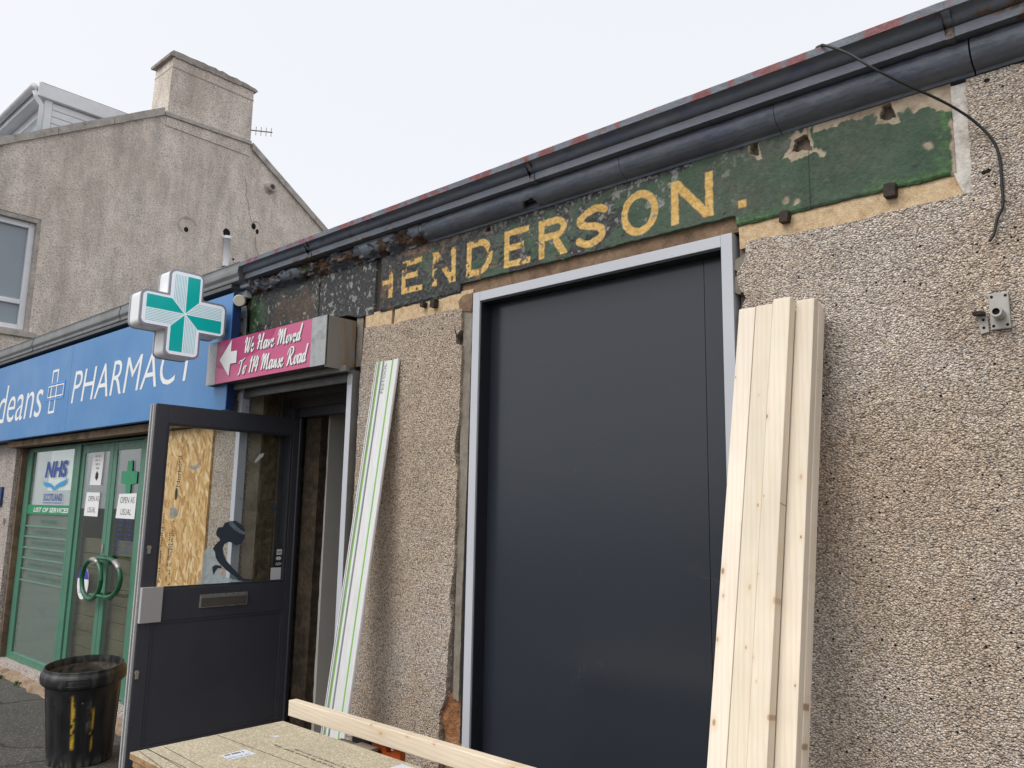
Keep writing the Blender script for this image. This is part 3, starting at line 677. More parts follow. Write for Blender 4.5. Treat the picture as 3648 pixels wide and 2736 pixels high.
zb_band = lambda x: np.where(x < -2.787, 2.672, np.where(x < -1.302, 2.716, 2.674))+(fbm(x, x*0, 30, 3, 61)-.5)*.008
zt_band = lambda x: x*0+2.992
relief('fascia_stone', -3.418, -1.0196, zb_band, zt_band, 2.698, K['fascia'], shop, fas_d, fas_attr)
relief('fascia_stone', -1.0192, -.558, zb_band, zt_band, 2.698, K['fascia'], shop, fas_d, fas_attr)
# blackened stones left of the name
def dk_attr(X, Z):
    n1 = fbm(X, Z, 6, 5, 71); n2 = fbm(X, Z, 24, 4, 72); n3 = fbm(X*1.3, Z, 55, 4, 73); z = np.zeros(X.shape)
    wh = ss(.62, .68, .35*n2+.65*n3+np.interp(X, [-4.8, -4.3, -4.0, -3.5], [.02, -.04, .03, .04]))*.8
    gr = ss(-4.55, -4.7, X)*ss(.42, .55, n1+.05)
    br = ss(.5, .6, n1)*ss(-4.6, -4.4, X)*ss(-3.95, -4.1, X)*.35
    return dict(dark=1-gr, gold=z, white=wh, moss=gr*.7, brown=br, bare=z, pit=ss(.01, .005, np.hypot(X+4.02, Z-2.925))*1.0)
dk_d = lambda X, Z, a: -.008*fbm(X, Z, 9, 4, 75)-.006*a['moss']+.03*a['pit']
relief('fascia_stone', -4.79, -4.012, lambda x: 2.70+x*0, lambda x: x*0+2.99, 2.702, K['fascia'], shop, dk_d, dk_attr, .004, .004)
relief('fascia_stone', -4.006, -3.476, lambda x: 2.672+.03*ss(-3.6, -3.75, x), lambda x: x*0+2.985, 2.706, K['fascia'], shop, dk_d, dk_attr, .004, .004)
BOX('fascia_joint', K['iron'], shop, -3.478, -3.416, 2.716, 2.75, 2.66, 2.985)

# ------------------------------------------------------------------ stone moulding and cast gutter
def sweep(name, prof, x0, x1, mat, parent, disp, attrs, dx=.012, dp=.006):
    P = [prof[0]]
    for a, b_ in zip(prof[:-1], prof[1:]):
        n = max(1, int(math.hypot(b_[0]-a[0], b_[1]-a[1])/dp))
        for k in range(1, n+1): P.append((a[0]+(b_[0]-a[0])*k/n, a[1]+(b_[1]-a[1])*k/n))
    P = np.array(P); T = np.gradient(P, axis=0); T /= np.linalg.norm(T, axis=1)[:, None]+1e-9; Nn = np.stack([-T[:, 1], T[:, 0]], 1)
    nx = max(2, int((x1-x0)/dx)+1); xs = np.linspace(x0, x1, nx); m_ = len(P)
    X = np.repeat(xs[:, None], m_, 1); U = np.repeat(np.linspace(0, 1, m_)[None, :], nx, 0)
    s_ = np.concatenate([[0], np.cumsum(np.hypot(*np.diff(P, axis=0).T))])[None, :]*np.ones((nx, 1))
    Yp = np.repeat(P[None, :, 0], nx, 0); Zp = np.repeat(P[None, :, 1], nx, 0)
    at = attrs(X, s_, Yp, Zp); d = disp(X, s_, at)
    V = np.stack([X, Yp+Nn[None, :, 0]*d, Zp+Nn[None, :, 1]*d], -1).reshape(-1, 3); I = np.arange(nx*m_).reshape(nx, m_)
    F = np.stack([I[:-1, :-1], I[1:, :-1], I[1:, 1:], I[:-1, 1:]], -1).reshape(-1, 4).tolist()
    F.append(list(I[0])); F.append(list(I[-1][::-1]))
    F += [(I[i, m_-1], I[i+1, m_-1], I[i+1, 0], I[i, 0]) for i in range(nx-1)]
    o = obj(name, V, F, mat, parent, smooth=True, attrs={k: v.reshape(-1) for k, v in at.items()})
    o.data.set_sharp_from_angle(angle=math.radians(50)); return o
def arc(c, r, a0, a1, n=8, sy=1.0): return [(c[0]+r*math.cos(math.radians(a0+(a1-a0)*k/n))*sy, c[1]+r*math.sin(math.radians(a0+(a1-a0)*k/n))) for k in range(n+1)]
TOR = [(2.735,2.978),(2.690,2.980),(2.686,2.990),(2.674,2.992)]+[(2.662,2.996),(2.645,3.006),(2.632,3.020),(2.624,3.036),(2.621,3.052),(2.624,3.068),(2.632,3.078)]+[(2.735,3.08)]
GUT = [(2.66,3.076),(2.592,3.076),(2.591,3.108),(2.598,3.110),(2.586,3.1125),(2.577,3.117),(2.571,3.124),(2.5685,3.132),(2.565,3.138),(2.557,3.1425),(2.548,3.145),(2.540,3.147),(2.539,3.174),(2.546,3.175),(2.56,3.15),(2.60,3.13),(2.66,3.16)]
def t_attr(X, s, Y, Z):
    n1 = fbm(X, s*1.3, 6, 4, 81); n2 = fbm(X, s, 22, 4, 82); z = np.zeros(X.shape)
    bx = np.interp(X, [-4.8, -4.3, -3.9, -3.55, -3.3, -3.05, -3.0, -.6, -.45], [.1, .1, .12, .02, .02, .12, -.3, -.3, -.1])
    bare = ss(.54, .6, .6*n1+.4*n2+bx); q = np.maximum(np.abs(X+2.307)/.042+(s-.08)*14, np.abs(s-.085)/.026)+(n2-.5)*.8; pit = ss(1.05, .9, q)
    moss = ss(.1, .04, np.hypot(X+4.07, (s-.11)*1.5))*ss(.4, .55, n2)
    return dict(bare=bare, red=z, blue=ss(.62, .68, n1)*.3*(1-bare), pit=pit, moss=moss)
def t_disp(X, s, a):
    lf = ss(-2.95, -3.1, X); n = fbm(X, s*1.2, 14, 4, 85); fl = ss(.5, .53, n)
    return -.004*fbm(X, s, 12, 3, 84)-.012*a['bare']-lf*(.016*fl+.014*(fbm(X, s, 30, 3, 87)-.4)*a['bare'])-.03*a['pit']+.004*(fbm(X, s, 40, 3, 86)-.5)
for a_, b_ in ((-4.775,-4.597), (-4.594,-3.722), (-3.718,-3.042), (-3.038,-1.787), (-1.7845,-1.115), (-1.1125,-.486), (-.481,1.2), (1.203,3.0), (3.003,4.5)):
    sweep('cornice_stone', TOR, a_, b_, K['cornice'], shop, t_disp, t_attr, .007, .005)
def g_attr(X, s, Y, Z):
    n1 = fbm(X, s*2, 9, 4, 91); n2 = fbm(X, s, 30, 4, 92); lip = (Z > 3.1465)*(Y < 2.549)
    red = ss(.5, .55, .6*fbm(X, X*0+3.3, 11, 4, 93)+.4*n2+np.interp(X, [-4.8, -3.6, -3, -.5], [-.1, -.05, .01, .0]))*lip
    bare = ss(.6, .65, .6*n1+.4*n2+np.interp(X, [-4.7, -3.5, -2.5, -.6, -.4], [.03, 0, -.12, -.1, .08]))
    blue = ss(.5, .56, n1+np.interp(X, [-4.7, -3.9, -2.2, -.5], [.05, .02, -.04, -.05]))*(Z > 3.12)
    return dict(bare=np.where(lip, 0, bare), red=red, blue=blue*(1-lip)*.5, pit=np.zeros(X.shape), moss=np.zeros(X.shape))
def g_disp(X, s, a): return .002*(fbm(X, s, 20, 3, 95)-.5)
for a_, b_ in ((-4.715,-3.969), (-3.967,-2.2285), (-2.2275,-.5265), (-.5255,1.3), (1.301,3.1), (3.101,4.5)):
    sweep('gutter_section', GUT, a_, b_, K['cornice'], shop, g_disp, g_attr)
for x in (-3.968, -2.228, -.526):
    sweep('gutter_collar', [(y-.004, z-(.004 if i < 3 else 0)) for i, (y, z) in enumerate(GUT[:11])]+[(2.56,3.13)], x-.012, x+.012, K['cornice'], shop, lambda X, s, a: 0*X, lambda X, s, Y, Z: dict(bare=ss(.5, .55, fbm(X, s, 40, 3, 5)), red=X*0, blue=X*0, pit=X*0, moss=X*0))
# ------------------------------------------------------------------ doorway of the old shop: reveals, frame, dim inside
RX = -4.78
def strip(name, mat, y0, y1, x=RX, z0=.12, z1=2.60, proud=0.0):
    return BOX(name, mat, shop, x-.05, x+proud, y0, y1, z0, z1)
strip('reveal_render', K['rough'], 2.7205, 2.744, proud=.004)
strip('reveal_plaster', K['reveal_tan'], 2.744, 2.832)
def rv(X, Z, a): return X*0
r_ = relief('reveal_timber', 2.834, 2.952, lambda x: x*0+.12, lambda x: x*0+2.6, 0, K['reveal_brown'], shop, lambda X, Z, a: -.012*fbm(X, Z*.5, 22, 4, 7), {}, .006, .02, .03)
for vtx in r_.data.vertices: vtx.co = Vector((-vtx.co.y, vtx.co.x, vtx.co.z))
r_.location = Vector((RX-.004, 2.893, .12))-WO['old_shop_building']
strip('reveal_strip', K['jamb'], 2.953, 2.972, proud=.006)
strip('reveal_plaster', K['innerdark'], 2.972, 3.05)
BOX('door_frame', K['door_d'], shop, -4.775, -4.66, 2.995, 3.075, .12, 2.26, b=.004)
BOX('door_frame', K['door_d'], shop, -4.655, -3.60, 3.03, 3.09, 2.2, 2.262, b=.004)
BOX('door_frame', K['door_d'], shop, -3.66, -3.601, 3.0, 3.09, .12, 2.26, b=.004)
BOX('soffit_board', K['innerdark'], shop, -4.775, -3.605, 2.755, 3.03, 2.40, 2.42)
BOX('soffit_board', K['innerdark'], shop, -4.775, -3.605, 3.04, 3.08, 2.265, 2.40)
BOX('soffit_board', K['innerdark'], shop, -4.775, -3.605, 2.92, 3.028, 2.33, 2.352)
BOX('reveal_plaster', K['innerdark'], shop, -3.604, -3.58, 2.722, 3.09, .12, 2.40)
BOX('threshold', K['foot'], shop, -4.79, -3.59, 2.60, 3.1, .003, .12, b=.008)
MB().prism(jag([(-4.655,.13),(-4.50,.13),(-4.49,1.2),(-4.485,2.2),(-4.655,2.2)], .05, .006, 31), 3.092, 3.15).build('door_lining', K['lining'], shop)
BOX('inner_wall', K['plasterboard'], shop, -4.62, -4.47, 3.15, 8.0, .12, 3.06)
BOX('shop_floor', K['inner'], shop, -4.6, 4.2, 3.1, 8.0, .06, .118)
BOX('ceiling', K['inner'], shop, -4.6, 4.2, 3.1, 8.0, 2.9, 2.95)

# roller shutter: box with the pink notice, guides, bottom bar
sh = empty('roller_shutter', (-4.29, 2.6, 2.30), 'grey roller shutter box with pink We Have Moved notice over the open doorway', 'shutter')
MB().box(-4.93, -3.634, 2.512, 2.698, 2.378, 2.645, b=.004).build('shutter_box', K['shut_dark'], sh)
BOX('end_plate', K['boxside'], sh, -3.634, -3.629, 2.506, 2.70, 2.362, 2.652)
BOX('end_plate', K['alu_dark'], sh, -4.937, -4.930, 2.506, 2.70, 2.372, 2.652)
BOX('cover_plate', K['alu_dull'], sh, -4.946, -4.832, 2.500, 2.512, 2.373, 2.652)
BOX('cover_plate', K['alu_dull'], sh, -3.768, -3.629, 2.500, 2.512, 2.373, 2.652)
pk = BOX('notice_panel', K['pink'], sh, -4.832, -3.768, 2.501, 2.511, 2.375, 2.650)
# deeper pink sweep printed over the upper left of the notice
cv = catmull([(-4.831,2.487),(-4.75,2.468),(-4.62,2.478),(-4.5,2.505),(-4.3,2.54),(-4.19,2.59),(-4.14,2.649)], 6)
sheet('print', [(-4.831,2.649)]+[tuple(p) for p in cv], onY(2.5), K['pink_d'], pk)
ar = [(-4.785,2.527),(-4.648,2.642),(-4.648,2.568),(-4.574,2.566),(-4.573,2.487),(-4.648,2.489),(-4.655,2.41)]
sheet('arrow', [(u+.006, v-.006) for u, v in ar], onY(2.4994), K['shadowp'], pk); sheet('arrow', ar, onY(2.4986), K['white'], pk)
for txt, u0, u1, v0, v1 in (('We Have Moved', -4.482, -3.855, 2.535, 2.640), ('To 114 Manse Road', -4.545, -3.79, 2.402, 2.515)):
    U, F, ly = script(txt, u0, u1, v0, v1); n = len(ly)
    lev = np.unique(ly, return_inverse=True)[1]
    obj('lettering', [(u+.006, 2.4993-2e-6*k, v-.005) for (u, v), k in zip(U, lev)], F, K['shadowp'], pk)
    obj('lettering', [(u, 2.4985-2e-6*k, v) for (u, v), k in zip(U, lev)], F, K['white'], pk)
MB().box(-4.86, -3.575, 2.60, 2.63, 2.345, 2.379, b=.004).build('shutter_slat', K['alu_dark'], sh)
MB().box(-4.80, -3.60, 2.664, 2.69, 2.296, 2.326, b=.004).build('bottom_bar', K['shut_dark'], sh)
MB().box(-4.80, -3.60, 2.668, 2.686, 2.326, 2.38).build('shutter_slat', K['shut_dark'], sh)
BOX('bar_stop', K['cream_p'], sh, -4.815, -4.785, 2.655, 2.672, 2.285, 2.335, b=.003)
BOX('bar_stop', K['alu_dull'], sh, -3.622, -3.59, 2.655, 2.672, 2.28, 2.34, b=.003)
for x0, x1, nm in ((-4.80, -4.752, 'l'), (-3.628, -3.585, 'r')):
    b = MB(); b.box(x0, x1, 2.660, 2.666, .02, 2.36); b.box(x0, x0+.006, 2.666, 2.712, .02, 2.36); b.box(x1-.006, x1, 2.666, 2.712, .02, 2.36)
    gd = b.build('guide_rail', K['alu'] if nm == 'l' else K['alu_dark'], sh)
    BOX('front_face', K['alu'], gd, x0, x1-.001, 2.657, 2.6595, .02, 2.33)
    for z in (2.24, 1.65, 1.0): MB().lathe([(.0, -.006), (.007, -.006), (.009, 0)], (x1+.004, 2.69, z), 8, 'x').build('bolt', K['steel'], gd)

# ------------------------------------------------------------------ the open door
dr = empty('shop_door', (-4.675, 2.55, .12), 'anthracite door swung wide open with glass upper half and letterbox', 'door')
x0, x1 = -4.70, -4.65
def member(name, y0, y1, z0, z1, mat='door', b=.003): return BOX(name, K[mat], dr, x0, x1, y0, y1, z0, z1, b=b)
member('door_stile', 2.062, 2.138, .14, 2.19); member('door_stile', 2.992, 3.036, .14, 2.19)
member('door_rail', 2.1385, 2.9915, 2.078, 2.19)
mid = member('door_rail', 2.1385, 2.9915, .942, 1.122)
member('door_rail', 2.1385, 2.9915, .14, .27)
BOX('door_panel', K['door'], dr, -4.69, -4.658, 2.1385, 2.9915, .2705, .9415)
for y in (2.1395, 2.978): BOX('bead', K['door'], dr, -4.658, -4.652, y, y+.013, .2715, .9405, b=.002)
for z in (.2715, .928): BOX('bead', K['door'], dr, -4.658, -4.6525, 2.153, 2.9775, z, z+.0125, b=.002)
for y in (2.1395, 2.978): BOX('bead', K['door_d'], dr, -4.668, -4.654, y, y+.012, 1.1235, 2.077, b=.002)
for z in (1.1235, 2.0655): BOX('bead', K['door_d'], dr, -4.668, -4.6545, 2.152, 2.9775, z, z+.0115, b=.002)
pane = BOX('glass_pane', K['glass'], dr, -4.684, -4.672, 2.13, 3.0, 1.118, 2.084)
BOX('brush_seal', K['seal'], dr, -4.696, -4.683, 2.045, 2.0615, .14, 2.185, b=.003); BOX('brush_seal', K['seal'], dr, -4.667, -4.655, 2.047, 2.0615, .14, 2.185, b=.003)
BOX('lock_cover', K['tin'], dr, -4.6495, -4.622, 2.058, 2.180, .942, 1.138, b=.003)
lb = BOX('letterbox', K['steel'], dr, -4.6495, -4.640, 2.415, 2.728, .998, 1.076, b=.003); BOX('flap', K['flap'], lb, -4.6395, -4.637, 2.424, 2.719, 1.006, 1.066)
BOX('flap_lip', K['steel'], lb, -4.6365, -4.634, 2.424, 2.719, 1.055, 1.067)
for y, z in ((2.088, 1.347), (2.08, .663)):
    MB().prism([(y-.008, z-.022), (y+.008, z-.022), (y+.008, z+.004)]+[(y+.012*math.cos(t), z+.012+.012*math.sin(t)) for t in np.linspace(-.5, 3.6, 9)]+[(y-.008, z+.004)], -4.6495, -4.642, 'x').build('lock_cylinder', K['brass'], dr)
MB().tube([(-4.66, 3.045, .14), (-4.66, 3.045, 2.19)], .014, 10).build('hinge', K['door'], dr)
GX = -4.6712
def dec(name, pts, mat, k=0): return sheet(name, pts, onX(GX+.0003*k), K[mat], pane)
dec('foam_decal', [(2.436,1.33),(2.455,1.348),(2.487,1.339),(2.51,1.309),(2.517,1.272),(2.553,1.227),(2.538,1.205),(2.565,1.175),(2.615,1.161),(2.666,1.147),(2.701,1.1365),(2.402,1.1365),(2.401,1.146),(2.424,1.152),(2.428,1.195),(2.43,1.261)], 'decal_l')
dec('figure_decal', [(2.592,1.509),(2.629,1.51),(2.669,1.487),(2.698,1.441),(2.697,1.403),(2.67,1.369),(2.641,1.359),(2.615,1.374),(2.589,1.382),(2.562,1.368),(2.553,1.342),(2.562,1.308),(2.582,1.27),(2.627,1.224),(2.671,1.185),(2.707,1.153),(2.76,1.147),(2.794,1.146),(2.787,1.1375),(2.71,1.1375),(2.656,1.163),(2.586,1.211),(2.534,1.257),(2.511,1.287),(2.504,1.324),(2.487,1.343),(2.505,1.369),(2.531,1.394),(2.522,1.409),(2.505,1.421),(2.501,1.443),(2.513,1.469),(2.541,1.472),(2.556,1.499)], 'decal', 1)
def jagp(P, a, s): return jag(P, .012, a, s)
dec('garland_decal', jagp([(2.575,1.509),(2.604,1.51),(2.632,1.48),(2.672,1.453),(2.701,1.441),(2.691,1.422),(2.656,1.434),(2.617,1.457),(2.59,1.48)], .006, 3), 'decal_l', 2)
dec('leg_decal', [(2.493,1.235),(2.515,1.245),(2.55,1.238),(2.556,1.222),(2.53,1.225),(2.515,1.205),(2.505,1.185),(2.497,1.205)], 'decal', 2)
dec('heart_decal', [(2.198,1.581),(2.223,1.59),(2.25,1.57),(2.254,1.542),(2.233,1.525),(2.199,1.523),(2.204,1.552)], 'decal_g')
dec('butterfly_decal', [(2.295,1.838),(2.328,1.837),(2.359,1.863),(2.36,1.831),(2.334,1.812),(2.307,1.817)], 'decal_g')
dec('butterfly_decal', [(2.87,1.62),(2.885,1.61),(2.915,1.59),(2.90,1.575),(2.875,1.575),(2.868,1.595)], 'decal')
dec('tape_scrap', [(2.729,1.889),(2.761,1.935),(2.792,1.945),(2.789,1.925),(2.735,1.876)], 'paper')
dec('card_sticker', [(2.926,1.335),(2.976,1.335),(2.976,1.215),(2.926,1.215)], 'ink')
dec('card_sticker', [(2.931,1.329),(2.97,1.329),(2.97,1.293),(2.931,1.293)], 'paper', 1); dec('card_sticker', [(2.936,1.318),(2.965,1.318),(2.965,1.302),(2.936,1.302)], 'decal_g', 2)
for cy in (2.940, 2.955): dec('card_sticker', [(cy+.012*math.cos(t), 1.271+.012*math.sin(t)) for t in np.linspace(0, 6.1, 14)], 'paper', 1 if cy < 2.95 else 2)
lettering('card_sticker', 'VISA', K['paper'], pane, 2.972, 2.928, 1.226, 1.245, onX(GX+.0004), shear=.2, bold=.02)
dec('white_notice', [(2.896,1.213),(2.971,1.213),(2.971,1.1365),(2.896,1.1365)], 'paper')

# ------------------------------------------------------------------ boarded window of the old shop
sp = empty('security_panel', (-2.0, 2.72, .02), 'tall dark grey panel in a silver frame closing the shop window', 'panel')
BOX('frame_member', K['alu'], sp, -2.688, -2.642, 2.69, 2.755, .02, 2.652, b=.002); BOX('frame_member', K['alu'], sp, -1.366, -1.320, 2.69, 2.755, .02, 2.652, b=.002)
BOX('frame_member', K['alu'], sp, -2.6415, -1.3665, 2.6905, 2.754, 2.606, 2.6515, b=.002); BOX('frame_member', K['alu'], sp, -2.6415, -1.3665, 2.6905, 2.754, .02, .066, b=.002)
BOX('frame_liner', K['liner'], sp, -2.6415, -2.636, 2.70, 2.775, .067, 2.605); BOX('frame_liner', K['liner'], sp, -1.372, -1.3665, 2.70, 2.775, .067, 2.605); BOX('frame_liner', K['liner'], sp, -2.6355, -1.3725, 2.70, 2.775, 2.599, 2.6055)
BOX('panel_sheet', K['panel'], sp, -2.6355, -1.482, 2.768, 2.79, .067, 2.598); BOX('panel_sheet', K['panel'], sp, -1.4795, -1.3725, 2.768, 2.79, .067, 2.598)
BOX('backing', K['liner'], sp, -2.66, -1.34, 2.795, 2.81, .03, 2.64)

# ------------------------------------------------------------------ pharmacy building
ph = empty('pharmacy_building', (-8.0, 2.9, 0), 'low pharmacy with pale pebbledash walls and grey metal gutter', 'building')
BOX('wall', K['rough_b'], ph, -13.0, -9.22, 2.70, 3.0, 0, 2.2); BOX('wall', K['rough_b'], ph, -6.15, -5.16, 2.70, 3.0, 0, 2.2)
BOX('wall', K['rough'], ph, -5.159, -4.812, 2.692, 2.74, 0, 2.75)
BOX('wall', K['rough_b'], ph, -9.219, -6.151, 2.705, 2.95, 0, .10)
BOX('wall', K['mortar'], ph, -13.0, -4.985, 2.72, 3.0, 2.201, 3.05); BOX('wall', K['mortar'], ph, -5.15, -4.985, 2.745, 3.0, 0, 2.2)
BOX('party_wall', K['mortar'], ph, -4.98, -4.79, 3.0, 8.0, 0, 3.05); BOX('back_wall', K['mortar'], ph, -13, -4.985, 8.0, 8.25, 0, 3.1)
BOX('roof', K['felt'], ph, -13.0, -4.981, 2.66, 8.25, 3.10, 3.14)
BOX('lintel', K['brownframe'], ph, -9.25, -5.0, 2.62, 2.719, 2.145, 2.205, b=.004)
BOX('soffit', K['shut_dark'], ph, -13.0, -4.82, 2.56, 2.719, 3.03, 3.055)
BOX('fascia_board', K['pvc'], ph, -4.981, -4.80, 2.66, 2.70, 2.985, 3.03)
BOX('frame_post', K['brownframe'], ph, -9.218, -9.16, 2.74, 2.86, .10, 2.144)
BOX('interior_floor', K['inner'], ph, -9.2, -6.35, 2.95, 5.0, .03, .06); BOX('interior_wall', K['inner'], ph, -9.3, -6.2, 5.0, 5.1, .03, 2.6)
BOX('ceiling', K['inner'], ph, -9.3, -6.2, 2.95, 5.0, 2.45, 2.5); BOX('interior_wall', K['inner'], ph, -9.35, -9.23, 3.0, 5.0, .03, 2.6); BOX('interior_wall', K['inner'], ph, -6.3, -6.2, 3.0, 5.0, .03, 2.6)
GP = [(2.62,3.058),(2.575,3.056),(2.556,3.062),(2.553,3.075),(2.556,3.082),(2.550,3.095),(2.542,3.11),(2.544,3.135),(2.55,3.155),(2.552,3.178),(2.548,3.182),(2.548,3.188),(2.556,3.189),(2.57,3.15),(2.60,3.13),(2.62,3.16)]
zero = lambda X, s, Y, Z: dict(a=X*0)
for a_, b_ in ((-13.0,-10.9), (-10.895,-8.62), (-8.612,-6.6), (-6.592,-4.72)):
    sweep('gutter_section', GP, a_, b_, K['lead'], ph, lambda X, s, a: .001*(fbm(X, s, 8, 3, 5)-.5), zero, .05)
for x in (-8.616, -6.596, -10.9): sweep('gutter_collar', [(y-.005, z-.001) for y, z in GP[:12]]+[(2.57,3.14)], x-.03, x+.03, K['lead'], ph, lambda X, s, a: X*0, zero, .02)
BOX('gutter_board', K['pvc'], ph, -13.0, -4.73, 2.621, 2.64, 3.04, 3.10)
# shopfront: frames, panes, doors
sf = empty('shopfront', (-7.78, 2.8, .1), 'green framed pharmacy shopfront with glass double doors', 'shopfront')
def gf(x0, x1, z0, z1, y0=2.79, y1=2.85, nm='frame_member'): return BOX(nm, K['green'], sf, x0, x1, y0, y1, z0, z1, b=.004)
gf(-9.155, -9.02, .101, 2.144); gf(-9.0195, -7.9005, .101, .165, 2.782); gf(-9.0195, -7.9005, 2.10, 2.144)
gf(-7.90, -7.845, .101, 2.144, 2.785); gf(-7.8445, -7.75, .101, 2.144, 2.785); gf(-6.45, -6.31, .101, 2.144, 2.785); BOX('frame_filler', K['brownframe'], sf, -6.309, -6.152, 2.80, 2.86, .101, 2.144); gf(-7.7495, -6.4505, 2.125, 2.144)
BOX('glass_pane', K['shopglass'], sf, -9.03, -7.895, 2.797, 2.805, .16, 2.105)
wp = sf.children[-1]
BOX('window_backing', K['blind'], sf, -9.05, -7.88, 2.812, 2.83, .14, 2.12)
fn = onY(2.7962)
letters('NHS', K['nhs'], wp, -8.63, -8.06, 1.84, 2.0, fn, shear=.18, bold=.045)
sheet('swoosh', [(-8.66,1.832),(-8.63,1.80),(-8.52,1.795),(-8.40,1.77),(-8.355,1.74),(-8.31,1.77),(-8.19,1.80),(-8.09,1.815),(-8.04,1.845),(-8.06,1.79),(-8.13,1.76),(-8.25,1.75),(-8.36,1.715),(-8.44,1.752),(-8.55,1.752),(-8.63,1.77)], fn, K['swoosh'], wp)
lettering('lettering', 'SCOTLAND', K['nhs'], wp, -8.61, -8.12, 1.62, 1.69, fn, bold=.02); sheet('underline', [(-8.61,1.598),(-8.13,1.598),(-8.13,1.606),(-8.61,1.606)], fn, K['nhs'], wp)
sheet('band', [(-9.018,1.492),(-7.902,1.492),(-7.902,1.581),(-9.018,1.581)], fn, K['vgreen'], wp)
lettering('lettering', 'LIST OF SERVICES', K['white'], wp, -8.84, -7.93, 1.512, 1.556, onY(2.7957), shear=.2, bold=.02)
for i, z in enumerate((1.376,1.274,1.168,1.068,.963,.854)):
    sheet('rule', [(-9.018,z-.008),(-7.902,z-.008),(-7.902,z+.006),(-9.018,z+.006)], fn, K['lgreen'], wp)
dashes('lettering', [(-8.6+(-.2 if i else 0),-8.15+(.2 if i else 0),z+.035,z+.065) for i, z in enumerate((1.376,1.274,1.168,1.068,.963,.854))], fn, K['dgreen'], wp, 4, .95)
sheet('paper', [(-8.56,1.72),(-7.91,1.72),(-7.91,2.10),(-8.54,2.12)], onY(2.8085), K['paper'], wp)
for nm, xa, xb, side in (('l', -7.749, -7.063, 1), ('r', -7.057, -6.451, -1)):
    df = MB(); df.box(xa, xa+.075, 2.80, 2.84, .115, 2.122, b=.003); df.box(xb-.075, xb, 2.80, 2.84, .115, 2.122, b=.003)
    df.box(xa+.0755, xb-.0755, 2.8005, 2.8395, 2.05, 2.1215, b=.003); df.box(xa+.0755, xb-.0755, 2.8005, 2.8395, .1155, .2, b=.003)
    dl = df.build('door_leaf', K['green'], sf)
    BOX('glass_pane', K['shopglass'], dl, xa+.07, xb-.07, 2.806, 2.814, .19, 2.06)
    hx = -7.37 if nm == 'l' else -6.98
    if nm == 'l': P = [(-7.107+.195*math.cos(t), 2.735, .985+.16*math.sin(t)) for t in np.linspace(0, 2*math.pi, 33)]
    else: P = [(-6.80+.255*math.cos(t), 2.735, 1.015+.15*math.sin(t)) for t in np.linspace(-1.65, 1.65, 25)]
    hd = MB().tube(P, .019, 10, cap=(nm == 'r')).build('handle', K['green_d'], dl, smooth=True)
    k = slice(5, 10) if nm == 'l' else slice(16, 21)
    MB().tube(P[k], .0205, 10).build('grip', K['steel'], hd, smooth=True)
    for z in ((.86, 1.11) if nm == 'l' else (.866, 1.164)): MB().tube([(-7.09 if nm == 'l' else -7.02, 2.80, z), (-7.09 if nm == 'l' else -7.02, 2.735, z), (-6.99 if nm == 'l' else -6.80, 2.735, z)], .014, 8).build('stand_off', K['green_d'], hd)
    if nm == 'l': BOX('lock', K['steel'], dl, -7.105, -7.08, 2.792, 2.7995, 1.20, 1.27)
# slatted brown screen behind the doors
for i in range(9):
    BOX('screen_board', K['brownwood'], sf, -7.75, -6.40, 2.87, 2.895, .12+i*.132, .246+i*.132, b=.004)
# notices on the glass doors
def notice(lab, poly, y=2.8035):
    o = MB().prism(poly, y, y+.002).build('paper_notice', K['paper']); tag(o, lab, 'notice'); return o
n1_ = notice('white OPEN AS USUAL notice on the left glass door', [(-7.565,1.70),(-7.275,1.697),(-7.285,1.492),(-7.585,1.495)])
lettering('lettering', 'OPEN AS', K['ink'], n1_, -7.52, -7.29, 1.622, 1.668, onY(2.8030)); lettering('lettering', 'USUAL', K['ink'], n1_, -7.51, -7.34, 1.525, 1.572, onY(2.8030), shear=.15)
n2_ = notice('white OPEN AS USUAL notice on the right glass door, taped under a green cross', [(-6.88,1.685),(-6.545,1.69),(-6.55,1.485),(-6.91,1.487)])
lettering('lettering', 'OPEN AS', K['ink'], n2_, -6.845, -6.575, 1.61, 1.66, onY(2.8030)); lettering('lettering', 'USUAL', K['ink'], n2_, -6.82, -6.62, 1.515, 1.565, onY(2.8030), shear=.15)
n3_ = notice('narrow white notice with a face mask drawing on the left glass door', [(-7.50,2.055),(-7.26,2.06),(-7.28,1.76),(-7.52,1.765)])
dashes('lettering', [(-7.45,-7.30,2.005,2.022),(-7.44,-7.33,1.97,1.987),(-7.45,-7.32,1.935,1.952),(-7.42,-7.34,1.90,1.917)], onY(2.8030), K['ink'], n3_, 9)
sheet('mask_drawing', [(-7.41,1.86),(-7.385,1.885),(-7.35,1.86),(-7.345,1.825),(-7.38,1.80),(-7.415,1.825)], onY(2.8030), K['ink'], n3_)
cx, cz = -6.71, 1.82
o = MB().prism([(cx-.045,1.69),(cx+.045,1.69),(cx+.045,cz-.06),(cx+.15,cz-.05),(cx+.15,cz+.04),(cx+.05,cz+.05),(cx+.04,1.955),(cx-.045,1.955),(cx-.05,cz+.05),(cx-.15,cz+.05),(cx-.15,cz-.05),(cx-.05,cz-.06)], 2.7995, 2.8025).build('cross_sticker', K['vgreen'])
tag(o, 'solid green cross sticker on the right glass door', 'sticker')
o = dashes('opening_hours', [(-6.86,-6.74,1.46-i*.036,1.475-i*.036) for i in range(8)]+[(-6.70,-6.58,1.46-i*.036,1.475-i*.036) for i in range(8)], onY(2.8054), K['nhs'], None, 12)
tag(o, 'small blue opening hours print low on the right glass door', 'lettering', kind='stuff')
ov = [(-7.455+.12*math.cos(t), .925+.137*math.sin(t)) for t in np.linspace(0, 2*math.pi, 25)[:-1]]
